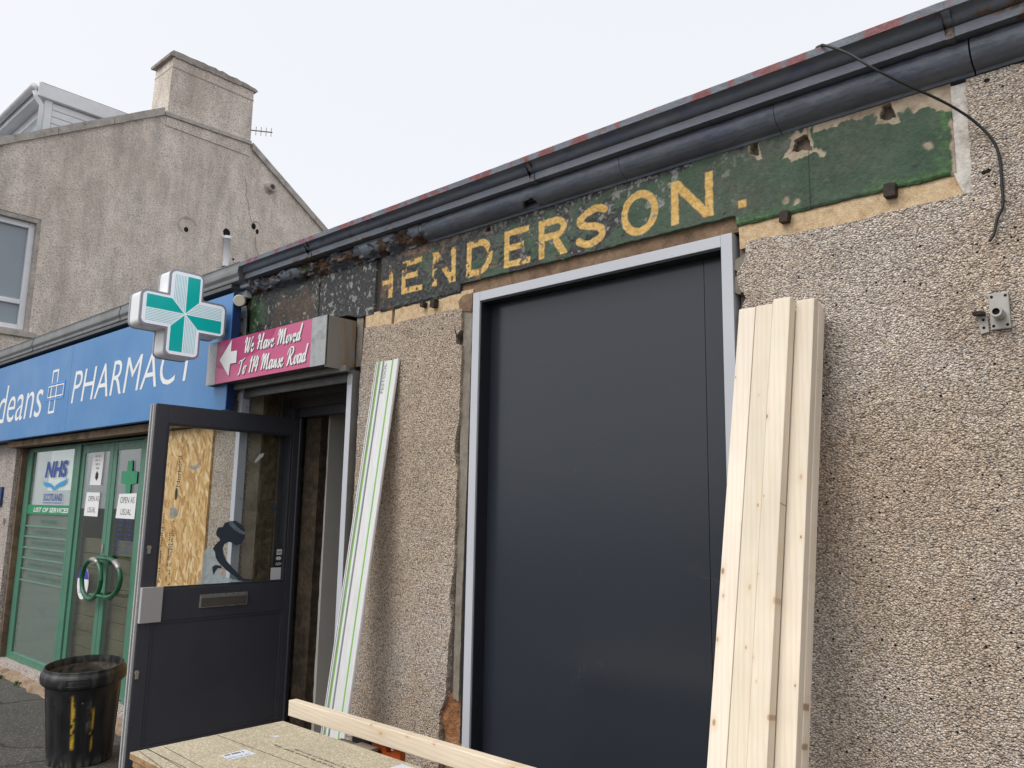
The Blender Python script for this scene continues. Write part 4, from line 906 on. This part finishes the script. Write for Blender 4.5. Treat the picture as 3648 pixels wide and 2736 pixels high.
o = MB().prism(ov, 2.8025, 2.805).build('oval_sticker', K['paper']); tag(o, 'white and violet oval sticker behind the ring handle', 'sticker')
sheet('print', [(u, v) for u, v in ov if v > .93], onY(2.8021), K['violet'], o); lettering('lettering', 'Sto', K['nhs'], o, -7.52, -7.44, .84, .875, onY(2.8018))

# big blue sign
sg = empty('pharmacy_sign', (-7.2, 2.6, 2.21), 'long blue sign board with white PHARMACY lettering', 'sign')
BOX('sign_panel', K['blue'], sg, -13.0, -7.517, 2.553, 2.60, 2.212, 2.985, b=.002); BOX('sign_panel', K['blue'], sg, -7.514, -4.77, 2.553, 2.60, 2.212, 2.985, b=.002)
BOX('sign_body', K['blue_d'], sg, -13.0, -4.96, 2.601, 2.69, 2.215, 2.98); BOX('sign_return', K['blue_d'], sg, -4.7695, -4.765, 2.557, 2.612, 2.212, 2.985)
fs = onY(2.5515)
letters('PHARMACY', K['white'], sg, -7.435, -5.20, 2.452, 2.735, fs, shear=.16, bold=-.004)
letters('deans', K['white'], sg, -9.43, -8.15, 2.39, 2.775, fs, shear=.16, bold=-.004)
def outl(name, x0, x1, z0, z1, t, mat, y, sh=.06):
    s = lambda u, v: (u+(v-2.6)*sh, v); o_ = [s(x0,z0), s(x1,z0), s(x1,z1), s(x0,z1)]; i_ = [s(x0+t,z0+t), s(x1-t,z0+t), s(x1-t,z1-t), s(x0+t,z1-t)]
    return MB().prism(o_, y, y+.001, holes=[i_]).build(name, K[mat], sg)
outl('emblem', -7.96, -7.81, 2.40, 2.80, .022, 'white', 2.5510); outl('emblem', -8.05, -7.62, 2.52, 2.68, .018, 'icon_b', 2.5497); outl('emblem', -8.02, -7.64, 2.545, 2.655, .012, 'white', 2.5484)

# ------------------------------------------------------------------ OSB sheet over the next window
ob = BOX('strand_board', K['osb'], None, -5.90, -5.14, 2.676, 2.69, .25, 2.138); tag(ob, 'golden strand board nailed over a window behind the open door', 'board')
V, F = text_mesh('Norbord'); W, F = place(V, F, 1.73, 1.95, 0, 1, lambda u, v: (-5.585-(v-.5)*.055+.0, 2.6752, u)); obj('lettering', W, F, K['ink'], ob)
V, F = text_mesh('you can build on'); W, F = place(V, F, 1.05, 1.54, 0, 1, lambda u, v: (-5.765-(v-.5)*.05, 2.6752, u)); obj('lettering', W, F, K['ink'], ob)
dashes('lettering', [(1.05,1.50,-5.62,-5.59),(1.05,1.42,-5.66,-5.635),(1.06,1.48,-5.84,-5.81)], lambda u, v: (v, 2.6752, u), K['ink'], ob, 5, .8)
sheet('emblem', [(-5.60+.02*math.cos(t), 1.68+.045*math.sin(t)) for t in np.linspace(0, 6, 12)], onY(2.6752), K['ink'], ob)

# ------------------------------------------------------------------ projecting pharmacy cross
cr = empty('pharmacy_cross', (-4.86, 2.26, 2.50), 'projecting white and teal illuminated pharmacy cross on rusty rods', 'sign')
CY, CZ = 2.243, 2.779
def plus(L_, A_, r, n=5):
    P = []
    def rc(cx_, cy_, a0): return [(cx_+r*math.cos(math.radians(a0+90*k/n)), cy_+r*math.sin(math.radians(a0+90*k/n))) for k in range(n+1)]
    base = rc(A_-r, L_-r, 0)+rc(-A_+r, L_-r, 90)+[(-A_, A_)]
    for q in range(4):
        c_, s_ = math.cos(q*math.pi/2), math.sin(q*math.pi/2); P += [(CY+u*c_-v*s_, CZ+u*s_+v*c_) for u, v in base]
    return P
MB().prism(plus(.272, .108, .035), -4.925, -4.795, 'x').build('cross_case', K['pvc'], cr, autosmooth=None)
MB().prism(plus(.277, .113, .04), -4.7949, -4.782, 'x').build('cross_rim', K['rim'], cr); MB().prism(plus(.277, .113, .04), -4.938, -4.9251, 'x').build('cross_rim', K['rim'], cr)
fc = MB().prism(plus(.262, .098, .03), -4.7819, -4.776, 'x').build('cross_face', K['sign_w'], cr)
def rot4(P, q): c_, s_ = math.cos(q*math.pi/2), math.sin(q*math.pi/2); return [(CY+u*c_-v*s_, CZ+u*s_+v*c_) for u, v in P]
a_, l_ = .084, .243
for q in range(4):
    sheet('print', rot4([(.002,.006),(a_,a_+.004),(a_,l_),(.002,l_)], q), onX(-4.7752), K['teal'], fc)
    b = MB()
    for k in range(8):
        u0 = -.006-k*.0098; u1 = u0-.0026
        P = rot4([(u0, -u0+.004), (u0, l_), (u1, l_), (u1, -u1+.004)], q); b.add([(-4.7752, u, v) for u, v in P], [(0,1,2,3)])
    obj('print', b.V, b.F, K['teal'], fc)
for z in (2.845, 2.745): MB().tube([(-4.862, 2.50, z), (-4.862, 2.60, z-.003), (-4.862, 2.69, z)], .0085, 8).build('rod', K['rust'], cr)
BOX('wall_plate', K['pvc'], cr, -4.905, -4.818, 2.683, 2.69, 2.68, 2.935, b=.002)
o = empty('wall_lamp', (-4.79, 2.64, 2.90), 'small round cream lamp on the wall beside the blue sign', 'lamp')
lh = MB().lathe([(0,0),(.034,0),(.038,.004),(.038,.05),(.034,.055),(.026,.09),(0,.09)], (0, 0, 0), 24, 'y'); lr = Matrix.Rotation(math.radians(52), 3, 'Z') @ Matrix.Rotation(math.radians(14), 3, 'X'); lh.V = [tuple(Vector((-4.715, 2.565, 2.925))+lr @ Vector(v)) for v in lh.V]; lh.build('lamp_head', K['cream_p'], o, autosmooth=40)
MB().tube([(-4.77,2.62,2.935),(-4.80,2.67,2.93),(-4.805,2.684,2.90),(-4.805,2.686,2.80),(-4.805,2.688,2.60)], .006, 6).build('wire', K['rubber'], o)
# ------------------------------------------------------------------ house with the gable and chimney
hs = empty('gable_house', (-16, 6, 0), 'tall grey harled house with a broad chimney on its gable', 'house')
zf = lambda y: 8.236+.607*(y-5.348); zr = lambda y: 8.192-.684*(y-7.217)
G = [(1.6,0),(10.6,0),(10.6,zr(10.6)-.1),(6.30,8.70),(1.6,zf(1.6)-.1)]
win = [(2.50,4.08),(3.79,4.08),(3.79,5.815),(2.50,5.815)]
MB().prism(G, -13.35, -13.0, 'x', holes=[win]).build('gable_wall', K['harl'], hs)
BOX('front_wall', K['harl'], hs, -24, -13.351, 1.6, 1.9, 0, 5.9)
BOX('back_wall', K['harl'], hs, -24, -13.351, 10.3, 10.6, 0, 5.8)
def roof(y0, z0, y1, z1, nm):
    b = MB(); b.add([(-24,y0,z0-.05),(-13.3,y0,z0-.05),(-13.3,y1,z1-.05),(-24,y1,z1-.05),(-24,y0,z0-.13),(-13.3,y0,z0-.13),(-13.3,y1,z1-.13),(-24,y1,z1-.13)], [(0,1,2,3),(4,7,6,5),(0,4,5,1),(1,5,6,2),(2,6,7,3),(3,7,4,0)])
    b.build(nm, K['slate'], hs)
roof(1.4, zf(1.4), 6.30, 8.80, 'roof'); roof(10.8, zr(10.8), 6.30, 8.80, 'roof')
def coping(pa, pb, n, seed):
    for i in range(n):
        a = [pa[k]+(pb[k]-pa[k])*(i+.006)/n for k in (0, 1)]; c = [pa[k]+(pb[k]-pa[k])*(i+.994)/n for k in (0, 1)]; j = (vn(i, seed, 1.7, seed)-.5)*.02
        P = jag([(a[0], a[1]-.13), (c[0], c[1]-.13), (c[0], c[1]+j), (a[0], a[1]+j)], .12, .008, seed+i)
        MB().prism(P, -13.38, -12.955, 'x').build('coping_stone', K['cope'], hs)
coping((1.5, zf(1.5)), (5.45, zf(5.45)), 5, 3); coping((7.10, zr(7.10)), (10.7, zr(10.7)), 5, 8)
ch = MB().prism([(5.49,8.0),(7.06,8.0),(7.055,9.30),(5.52,9.30)], -13.66, -12.985, 'x').build('chimney', K['harl'], hs)
MB().prism([(5.46,8.235),(7.07,8.29),(7.07,8.225),(5.46,8.165)], -13.0, -12.955, 'x').build('chimney_ledge', K['cope'], hs)
MB().prism(jag([(5.45,9.27),(7.09,9.275),(7.13,9.30),(7.08,9.335),(6.9,9.36),(6.2,9.39),(5.5,9.38),(5.44,9.31)], .07, .02, 21), -13.71, -12.962, 'x').build('chimney_cap', K['chim'], hs)
BOX('chimney_band', K['cope'], hs, -13.67, -12.977, 5.51, 7.062, 9.085, 9.105)
for y, r in ((5.62,.10), (6.05,.09), (6.75,.08)): MB().lathe([(r*1.1,0),(r,.05),(r*.9,.07),(0,.08)], (-13.3, y, 9.36), 16).build('chimney_pot', K['chim'], hs, smooth=True)
# gable window
wf = MB(); X0, X1 = -13.16, -13.08
wf.box(X0, X1, 3.655, 3.735, 4.11, 5.745, b=.006); wf.box(X0, X1, 2.50, 2.58, 4.11, 5.745, b=.006); wf.box(X0, X1, 2.5805, 3.6545, 5.66, 5.745, b=.006); wf.box(X0, X1, 2.5805, 3.6545, 4.11, 4.18, b=.006); wf.box(X0, X1, 2.5805, 3.6545, 4.49, 4.56, b=.006)
wo_ = wf.build('window', K['pvc'], hs)
BOX('pane', K['winglass'], wo_, -13.14, -13.13, 2.57, 3.66, 4.55, 5.67); BOX('pane', K['winglass'], wo_, -13.14, -13.13, 2.57, 3.66, 4.17, 4.50)
BOX('sill', K['cope'], hs, -13.36, -12.94, 2.40, 3.88, 3.99, 4.079, b=.01)
BOX('reveal', K['cope'], hs, -13.2, -13.01, 3.736, 3.79, 4.08, 5.815)
BOX('reveal', K['cope'], hs, -13.2, -13.01, 2.50, 3.735, 5.746, 5.814)
# fittings on the gable
MB().lathe([(.062,0),(.055,.05),(.055,.56),(.06,.56)], (-12.94, 6.73, 5.79), 16).build('vent_pipe', K['pvc'], hs, smooth=True)
MB().lathe([(.065,0),(.065,.05),(.06,.05)], (-12.94, 6.73, 6.30), 16).build('pipe_collar', K['pvc'], hs, smooth=True)
MB().lathe([(.12,-.02),(.11,.012),(.07,.02),(.07,.12),(.05,.12),(.05,.03),(0,.03)], (-13.0, 7.52, 7.52), 20, 'x').build('flue_stub', K['cope'], hs, smooth=False)
for y, z, ry, rz in ((6.0,6.285,.04,.045), (6.735,6.435,.07,.075), (7.25,6.70,.045,.06), (7.33,6.62,.03,.05), (6.9,5.98,.02,.02)):
    P = jag([(y+ry*math.cos(t), z+rz*math.sin(t)) for t in np.linspace(0, 2*math.pi, 11)[:-1]], .02, .012, int(y*100))
    MB().prism(P, -13.02, -12.994, 'x').build('hole', K['hole'], hs)
for y, z, s in ((6.02,6.36,.2), (7.3,6.72,.11)):
    t = np.linspace(.3, 4.2, 14); P = [(y+s*math.cos(a)*.9, z+s*math.sin(a)*.8) for a in t]; Q = [(y+s*.82*math.cos(a)*.9, z+s*.78*math.sin(a)*.8) for a in t[::-1]]
    MB().prism(jag(P+Q, .06, .012, 17), -13.01, -12.994, 'x').build('render_scar', K['cope'], hs)
MB().tube([(-12.999, 7.02, 7.55), (-12.999, 7.06, 7.4), (-12.999, 7.05, 7.25), (-12.999, 7.12, 7.1), (-12.999, 7.15, 6.9), (-12.999, 7.22, 6.75)], .0045, 5).build('crack', K['crackline'], hs)
MB().tube([(-12.999, 7.30, 6.5), (-12.999, 7.33, 6.3), (-12.999, 7.45, 6.05), (-12.999, 7.5, 5.9), (-12.999, 7.6, 5.7)], .005, 5).build('crack', K['crackline'], hs)
# dormer
dm = BOX('dormer', K['pvc'], hs, -19, -14.03, 3.98, 6.6, 6.9, 8.17)
BOX('dormer_fascia', K['pvc'], hs, -19.3, -13.93, 3.80, 6.6, 8.175, 8.41, b=.01)
BOX('dormer_roof', K['felt'], hs, -19.25, -13.96, 3.84, 6.55, 8.411, 8.43)
for i in range(9): BOX('cladding_board', K['pvc'], hs, -14.029, -14.005, 4.05, 6.5, 7.10+i*.118, 7.208+i*.118, b=.006)
BOX('corner_trim', K['pvc'], hs, -14.06, -13.99, 3.93, 4.045, 6.95, 8.172, b=.005)
for i, x in enumerate((-15.4, -17.0, -18.6)): BOX('dormer_window', K['winglass'], hs, x, x+1.15, 3.965, 3.98, 7.2, 8.0); 
for x in (-14.2, -15.8, -17.4): BOX('dormer_frame', K['pvc'], hs, x-.08, x, 3.95, 3.98, 7.1, 8.1)
MB().tube([(-19.2,3.74,8.31),(-13.96,3.74,8.31)], .06, 10).build('dormer_gutter', K['pvc'], hs, smooth=True)
MB().tube([(-14.0,3.76,8.27),(-14.0,3.80,8.16),(-14.0,3.89,8.05),(-14.0,3.89,7.0)], .04, 10).build('downpipe', K['pvc'], hs, smooth=True)
ae = empty('television_aerial', (-13.2, 7.06, 8.5), 'small metal television aerial sticking out behind the chimney', 'aerial')
MB().tube([(-13.15,6.98,8.55),(-13.0,7.50,8.64)], .012, 6).build('boom', K['steel'], ae)
for k in range(5):
    y = 7.12+k*.09; z = 8.572+k*.0155; x = -13.11+k*.026; MB().tube([(x,y,z-.085),(x,y,z+.085)], .007, 5).build('element', K['steel'], ae)

# ------------------------------------------------------------------ timber studs leaning on the pebbledash
lean = math.atan(.204); cl, sl = math.cos(lean), math.sin(lean)
def stud(x0, wd, n0, th, length, lab, z_extra=0.0):
    """n0: how far the front face sits behind the front of the bundle, square to it"""
    b = MB(); b.box(0, wd, 0, th, 0, length, b=.0035)
    o = b.build('timber_stud', K['timber'], None, origin=(0, 0, 0))
    y = 2.061+n0*cl+.0; z = n0*0.0+th*0+.002
    o.rotation_euler = (-lean, 0, 0); o.location = (x0, 2.0615+n0/cl, .0005+z_extra+th*sl)
    o.rotation_euler = (-lean, 0, 0)
    return tag(o, lab, 'timber', 'pale studs leaning by the dark panel')
LN = 2.352
stud(-1.222, .060, 0, .045, LN-.008, 'pale timber stud at the dark panel edge of the leaning bundle')
stud(-1.160, .0605, 0, .045, LN-.006, 'pale knotty timber stud second from the dark panel in the leaning bundle')
stud(-1.0985, .0605, -.004, .045, LN+.008, 'pale timber stud standing proud of the others in the leaning bundle')
stud(-1.037, .0615, .0405, .038, LN+.004, 'pale timber stud set back at the wall end of the leaning bundle')
stud(-1.035, .0615, .079, .038, LN-.01, 'pale timber stud hidden edgewise behind the set back one in the bundle')
stud(-1.042, .0615, .1175, .030, LN-.02, 'thin pale timber batten lying against the pebbledash at the back of the bundle')
stud(-1.222, .0615, .0455, .038, LN-.02, 'pale timber stud of the second layer, nearest the dark panel'); stud(-1.159, .0615, .0455, .038, LN-.03, 'pale timber stud in the middle of the second layer of the bundle'); stud(-1.0965, .058, .0455, .038, LN-.03, 'pale timber stud of the second layer beside the set back one')
for x, lab in ((-1.20, 'thin pale batten at the back of the bundle near the dark panel'), (-1.12, 'thin pale batten at the back of the bundle in its middle')): stud(x, .0615, .084, .06, LN-.05, lab)

# silver guide rail leaning left of the panel
gr = empty('guide_rail', (-3.31, 2.37, 0), 'long silver saw guide rail with green strips leaning on the pebbledash', 'guide rail')
gl = math.atan((2.672-2.37)/2.387); gc, gs = math.cos(gl), math.sin(gl)
def gpt(u, n, t): return (-3.405+u, 2.372+t*gs+n*gc, .004+t*gc-n*gs)       # u across, n depth behind the face, t along
def gbox(name, u0, u1, n0, n1, mat, t0=0.0, t1=2.40, par=None):
    V = [gpt(u, n, t) for u in (u0, u1) for n in (n0, n1) for t in (t0, t1)]
    b = MB(); b.add(V, [(0,1,3,2),(4,6,7,5),(0,4,5,1),(2,3,7,6),(0,2,6,4),(1,5,7,3)]); return b.build(name, K[mat], par or gr)
gbox('rail_body', 0, .188, .006, .014, 'guide')
gbox('rib', .004, .010, 0, .006, 'guide'); gbox('rib', .014, .019, 0, .006, 'greyline'); gbox('rib', .022, .029, -.004, .006, 'guide')
gbox('green_strip', .032, .042, .003, .006, 'lime'); gbox('green_strip', .137, .149, .003, .006, 'lime'); gbox('rib', .060, .067, .003, .0059, 'greyline'); gbox('rib', .15, .186, .002, .006, 'guide'); gbox('rib', .044, .0595, .0015, .006, 'guide')
V, F = text_mesh('FESTOOL'); W, F = place(V, F, 2.22, 2.385, 0, 1, lambda u, v: gpt(.072+(1-v)*.022, .0055, u)); obj('lettering', W, F, K['dgreen'], gr)

# ------------------------------------------------------------------ chipboard on sawhorses with the loose stud
for zt, sh_, lab in ((.76, 0, 'top sheet of green grey chipboard with a white 22 MM label'), (.736, .012, 'lower chipboard sheet with a raw edge showing under the labelled one')):
    o = BOX('chipboard_sheet', K['chip'], None, -2.905+sh_, -.52+sh_, 1.30+sh_*.6, 1.898+sh_*.5, zt-.022, zt, b=.0015); tag(o, lab, 'chipboard', 'chipboard sheets on the sawhorses')
    BOX('raw_edge', K['chip_edge'], o, -2.9065+sh_, -2.9055+sh_, 1.302+sh_*.6, 1.896+sh_*.5, zt-.018, zt-.003); BOX('raw_edge', K['chip_edge'], o, -2.90+sh_, -.53+sh_, 1.2985+sh_*.6, 1.2995+sh_*.6, zt-.018, zt-.003)
    if zt == .76:
        zs = lambda u, v: (u, v, .7606)
        st = sheet('label', [(-2.657,1.496),(-2.587,1.494),(-2.588,1.593),(-2.661,1.593)], zs, K['sticker'], o)
        V, F = text_mesh('22 MM J', bold=.03); W, F = place(V, F, 1.505, 1.575, 0, 1, lambda u, v: (-2.632-(v)*.017, u, .7612)); obj('lettering', W, F, K['ink'], st)
        dashes('lettering', [(1.50,1.585,-2.612,-2.606),(1.50,1.58,-2.602,-2.597)], lambda u, v: (v, u, .7612), K['nhs'], st, 3)
        for pa, pb in (((-2.893,1.615),(-1.2,1.655)), ((-2.894,1.411),(-2.0,1.36)), ((-2.896,1.327),(-2.66,1.301)), ((-2.9,1.357),(-2.2,1.35)), ((-2.9,1.36),(-2.3,1.325))):
            d = Vector((pb[0]-pa[0], pb[1]-pa[1])).normalized()*.0012; sheet('pencil_line', [(pa[0]-d.y,pa[1]+d.x),(pa[0]+d.y,pa[1]-d.x),(pb[0]+d.y,pb[1]-d.x),(pb[0]-d.y,pb[1]+d.x)], zs, K['ink'], o)
        dashes('print', [(-2.638,-2.27,1.690,1.700),(-2.54,-2.20,1.712,1.722),(-2.30,-2.10,1.735,1.745)], zs, K['ink'], o, 6, .85)
        sheet('chip_mark', [(-2.75,1.745),(-2.735,1.77),(-2.715,1.765),(-2.725,1.75)], zs, K['sticker'], o); sheet('label', [(-2.15,1.82),(-2.06,1.82),(-2.06,1.875),(-2.15,1.875)], zs, K['sticker'], o)
b = MB(); b.box(-1.2, 1.2, -.019, .019, 0, .062, b=.003)
bm_ = b.build('loose_stud', K['timber_x'], None, origin=(0, 0, 0)); bm_.location = (-1.812, 2.024, .7455); bm_.rotation_euler = (0, 0, .012)
tag(bm_, 'single pale timber stud laid across the sawhorses in front of the wall', 'timber')
def sawhorse(x, lab):
    s = empty('sawhorse', (x, 1.65, 0), lab, 'sawhorse', 'sawhorses under the chipboard')
    BOX('top_beam', K['blackmetal'], s, x-.06, x+.055, 1.15, 2.03, .64, .713, b=.006); BOX('jaw', K['blackmetal'], s, x-.13, x-.02, 2.031, 2.05, .66, .735, b=.004)
    BOX('wooden_pad', K['oldwood'], s, x-.19, x-.0625, 1.90, 2.03, .69, .712, b=.004); BOX('wooden_pad', K['oldwood'], s, x-.05, x+.05, 1.15, 2.02, .7135, .7255)
    MB().prism([(x-.06,.60),(x+.10,.60),(x+.16,.68),(x+.155,.7455),(x-.0,.7455),(x-.012,.70)], 2.031, 2.055, holes=[[(x+.078,.712),(x+.12,.716),(x+.12,.736),(x+.078,.736)]]).build('end_bracket', K['orange'], s)
    MB().prism([(x-.07,.60),(x+.08,.60),(x+.07,.745),(x-.06,.745)], 1.10, 1.135).build('end_bracket', K['orange'], s)
    for y in (1.25, 1.95):
        for sx in (-1, 1): MB().tube([(x+sx*.04, y, .66), (x+sx*.26, y+(.06 if y > 1.6 else -.06), .012)], .018, 8).build('leg', K['blackmetal'], s)
        BOX('brace', K['blackmetal'], s, x-.15, x+.15, y-.01, y+.01, .3, .33)
    for y, z in ((2.064, .60), (2.064, .575)): MB().lathe([(0,-.012),(.012,-.012),(.014,0)], (x+.03, y, z), 10, 'y').build('bolt', K['steel'], s)
sawhorse(-2.50, 'black and orange sawhorse under the label end of the chipboard'); sawhorse(-1.05, 'black and orange sawhorse under the far end of the chipboard near the leaning studs')

# ------------------------------------------------------------------ black bin
bc = (-5.60, 2.19); bn = empty('rubbish_bin', (bc[0], bc[1], 0), 'battered black plastic bin with yellow paint streaks beside the open door', 'bin')
tilt = Matrix.Translation(Vector((bc[0], bc[1], 0))) @ Matrix.Rotation(math.radians(4.5), 4, Vector((.745, .667, 0)))
def revolve(name, prof, mat, seg=120, squash=None, mod=None, attrs=None, parent=bn):
    pr = []; 
    for a, c in zip(prof[:-1], prof[1:]):
        n = max(1, int(math.hypot(c[0]-a[0], c[1]-a[1])/.012))
        for k in range(n): pr.append((a[0]+(c[0]-a[0])*k/n, a[1]+(c[1]-a[1])*k/n))
    pr.append(prof[-1]); pr = np.array(pr); th = np.linspace(0, 2*math.pi, seg, endpoint=False)
    R = np.repeat(pr[:, 0][:, None], seg, 1); Z = np.repeat(pr[:, 1][:, None], seg, 1); T = np.repeat(th[None, :], len(pr), 0)
    if mod is not None: R = R+mod(R, Z, T)
    P = np.stack([R*np.cos(T), R*np.sin(T), Z], -1).reshape(-1, 3); V = [tuple(tilt @ Vector(p)) for p in P]
    n = len(pr); F = [(i*seg+k, i*seg+(k+1) % seg, (i+1)*seg+(k+1) % seg, (i+1)*seg+k) for i in range(n-1) for k in range(seg)]
    at = {k: f(Z, T).reshape(-1) for k, f in (attrs or {}).items()}
    o = obj(name, V, F, mat, parent, smooth=True, attrs=at); MB().fix(o.data); o.data.set_sharp_from_angle(angle=math.radians(48)); return o
FA = math.atan2(-2.19, 5.60)                              # side of the bin that faces the photographer
dT = lambda T: (T-FA+math.pi) % (2*math.pi)-math.pi
def ribs(R, Z, T): return -.006*ss(.3, .7, np.sin(T*14)*.5+.5)*ss(.06, .10, Z)*ss(.46, .40, Z)*(R > .1)
def yel(Z, T):
    d = dT(T); n = fbm(d, Z, 30, 3, 5)
    a = ss(.05, .03, np.abs(d+.24+.10*(Z-.25)-(n-.5)*.06))*ss(.12, .14, Z)*ss(.46, .44, Z); c = ss(.045, .025, np.abs(d-.30+.03*(Z-.3)-(n-.5)*.06))*ss(.10, .12, Z)*ss(.38, .34, Z)
    return np.clip(a+c, 0, 1)*ss(.33, .42, n)
def scf(Z, T): d = dT(T); return ss(.07, .03, np.abs(d-.18))*ss(.2, .3, Z)*ss(.45, .42, Z)*ss(.4, .55, fbm(d, Z, 20, 3, 9))*.7+ss(.08, .02, Z)*ss(.45, .6, fbm(T*2, Z, 12, 3, 2))*.6
revolve('bin_body', [(0,.004),(.175,.004),(.185,.012),(.205,.30),(.218,.485),(.226,.49)], K['bin'], mod=ribs, attrs=dict(yellow=yel, scuff=scf, dust=lambda Z, T: Z*0))
revolve('bin_collar', [(.218,.488),(.232,.492),(.245,.505),(.248,.535),(.244,.56),(.234,.572),(.230,.576),(.229,.592),(.222,.594),(.219,.575),(.212,.48)], K['bin'], mod=lambda R, Z, T: .003*(fbm(np.cos(T), np.sin(T), 6, 3, 4)-.5)+.004*(Z > .585)*(fbm(np.cos(T)*2, np.sin(T)*2, 9, 3, 8)-.5), attrs=dict(yellow=lambda Z, T: Z*0, scuff=lambda Z, T: .25*ss(.5, .6, fbm(T, Z, 8, 3, 1)), dust=lambda Z, T: Z*0))
revolve('bin_lining', [(.211,.55),(.206,.40),(.196,.38),(0,.395)], K['bin'], mod=lambda R, Z, T: .004*(fbm(np.cos(T)*3, np.sin(T)*3+Z*8, 6, 3, 4)-.5), attrs=dict(yellow=lambda Z, T: Z*0, scuff=lambda Z, T: .6*ss(.45, .6, fbm(T*2, Z*20, 3, 3, 6)), dust=lambda Z, T: np.where(Z < .42, .85, .25)*ss(.3, .5, fbm(T, Z*9, 4, 3, 3))))
hp = []
for sgn, zz in ((-1, .515), (1, .515), (1, .555), (-1, .555)): hp.append((FA-.12+sgn*.26, zz))
ring = []
for (t0, z0), (t1, z1) in zip(hp, hp[1:]+hp[:1]):
    for k in range(8): t = t0+(t1-t0)*k/8; z = z0+(z1-z0)*k/8; ring.append(tuple(tilt @ Vector((.2475*math.cos(t), .2475*math.sin(t), z))))
MB().tube(ring+[ring[0]], .003, 6, cap=False).build('handle_rim', K['black'], bn, smooth=True)

# ------------------------------------------------------------------ small things on the walls
br = empty('pipe_bracket', (-.468, 2.68, 2.16), 'pale grey plate with a short pipe stub screwed to the pebbledash', 'bracket')
BOX('plate', K['greyplastic'], br, -.494, -.442, 2.676, 2.69, 2.157, 2.268, b=.003)
MB().lathe([(.0145,-.05),(.0145,.0),(.012,0)], (-.468, 2.676, 2.200), 18, 'y').build('socket', K['greyplastic'], br, smooth=True)
MB().lathe([(.010,-.052),(.0155,-.052),(.0165,-.046),(.0165,.0)], (-.468, 2.676, 2.200), 20, 'y').build('stub', K['greyplastic'], br, autosmooth=40)
MB().lathe([(0,-.045),(.0105,-.045)], (-.468, 2.676, 2.200), 16, 'y').build('stub_hole', K['hole'], br)
for x in (-.486, -.45):
    for z in (2.168, 2.257): MB().lathe([(0,-.001),(.004,-.001),(.005,.002)], (x, 2.6755, z), 8, 'y').build('screw', K['hole'], br)
lk = empty('angle_bracket', (-.515, 2.68, 2.155), 'small rusty angle bracket beside the pipe stub plate', 'bracket')
MB().prism([(-.522,2.150),(-.5,2.154),(-.502,2.21),(-.53,2.212)], 2.682, 2.6895).build('leaf', K['greyplastic'], lk); MB().prism([(-.536,2.206),(-.505,2.204),(-.505,2.213),(-.536,2.215)], 2.655, 2.682).build('leaf', K['iron'], lk)
for z in (2.168, 2.192): MB().lathe([(0,-.001),(.004,-.001),(.005,.002)], (-.513, 2.6815, z), 8, 'y').build('screw', K['hole'], lk)
cb = [(-1.1,2.9,3.13),(-.98,2.66,3.17),(-.944,2.6,3.205),(-.907,2.545,3.181),(-.881,2.52,3.159),(-.805,2.5,3.092),(-.728,2.5,3.009),(-.648,2.54,2.942),(-.574,2.6,2.892),(-.521,2.64,2.847),(-.484,2.665,2.804),(-.449,2.677,2.744),(-.436,2.682,2.684),(-.436,2.682,2.606),(-.438,2.681,2.535),(-.455,2.68,2.496),(-.465,2.676,2.453),(-.478,2.672,2.428)]
cc = catmull(cb, 6); o = MB().tube([tuple(p) for p in cc], .0044, 8).build('loose_cable', K['rubber'], None, smooth=True); tag(o, 'loose black cable dangling over the gutter onto the pebbledash', 'cable')
for x, z in ((-.482,2.655), (-.47,2.657), (-.455,2.95)): MB().lathe([(0,-.0012),(.007,-.001),(.0085,.004)], (x, 2.6895, z), 9, 'y').build('drill_hole', K['hole'], shop)
pq = BOX('blue_plaque', K['blue_d'], None, -10.1, -9.47, 2.676, 2.70, 1.562, 1.757, b=.003); tag(pq, 'dark blue plaque on the pale wall by the pharmacy window', 'sign')
jb = BOX('cable_clip', K['greyplastic'], None, -9.36, -9.315, 2.675, 2.70, 1.39, 1.44, b=.004); tag(jb, 'tiny pale clip on the wall below the blue plaque', 'clip')
# weeds along the footing
def weed(x, y, n, h, lab):
    r = random.Random(int(abs(x)*1000)); b = MB()
    for i in range(n):
        a = r.uniform(0, 6.28); l = r.uniform(.4, 1)*h; wd = r.uniform(.004, .009); px, py = x+r.gauss(0, .04), y+r.gauss(0, .018); dx, dy = math.cos(a), math.sin(a); lean_ = r.uniform(.3, 1.2)
        pts = [Vector((px, py, .002)), Vector((px+dx*l*lean_*.4, py+dy*l*lean_*.4, .002+l*.7)), Vector((px+dx*l*lean_, py+dy*l*lean_, .002+l*.8))]; s = Vector((-dy, dx, 0))*wd
        b.add([pts[0]-s*.5, pts[0]+s*.5, pts[1]+s, pts[1]-s, pts[2]], [(0,1,2,3), (3,2,4)])
    o = obj('weed', b.V, b.F, K['weed']); tag(o, lab, 'weed', 'weeds along the footing'); return o
weed(-9.2, 2.66, 60, .07, 'green weed tuft at the foot of the pharmacy wall below the plaque'); weed(-8.19, 2.62, 55, .05, 'green weed tuft on the kerb edge in front of the pharmacy window'); weed(-8.62, 2.60, 30, .04, 'thin weed sprouting between the two bigger tufts')
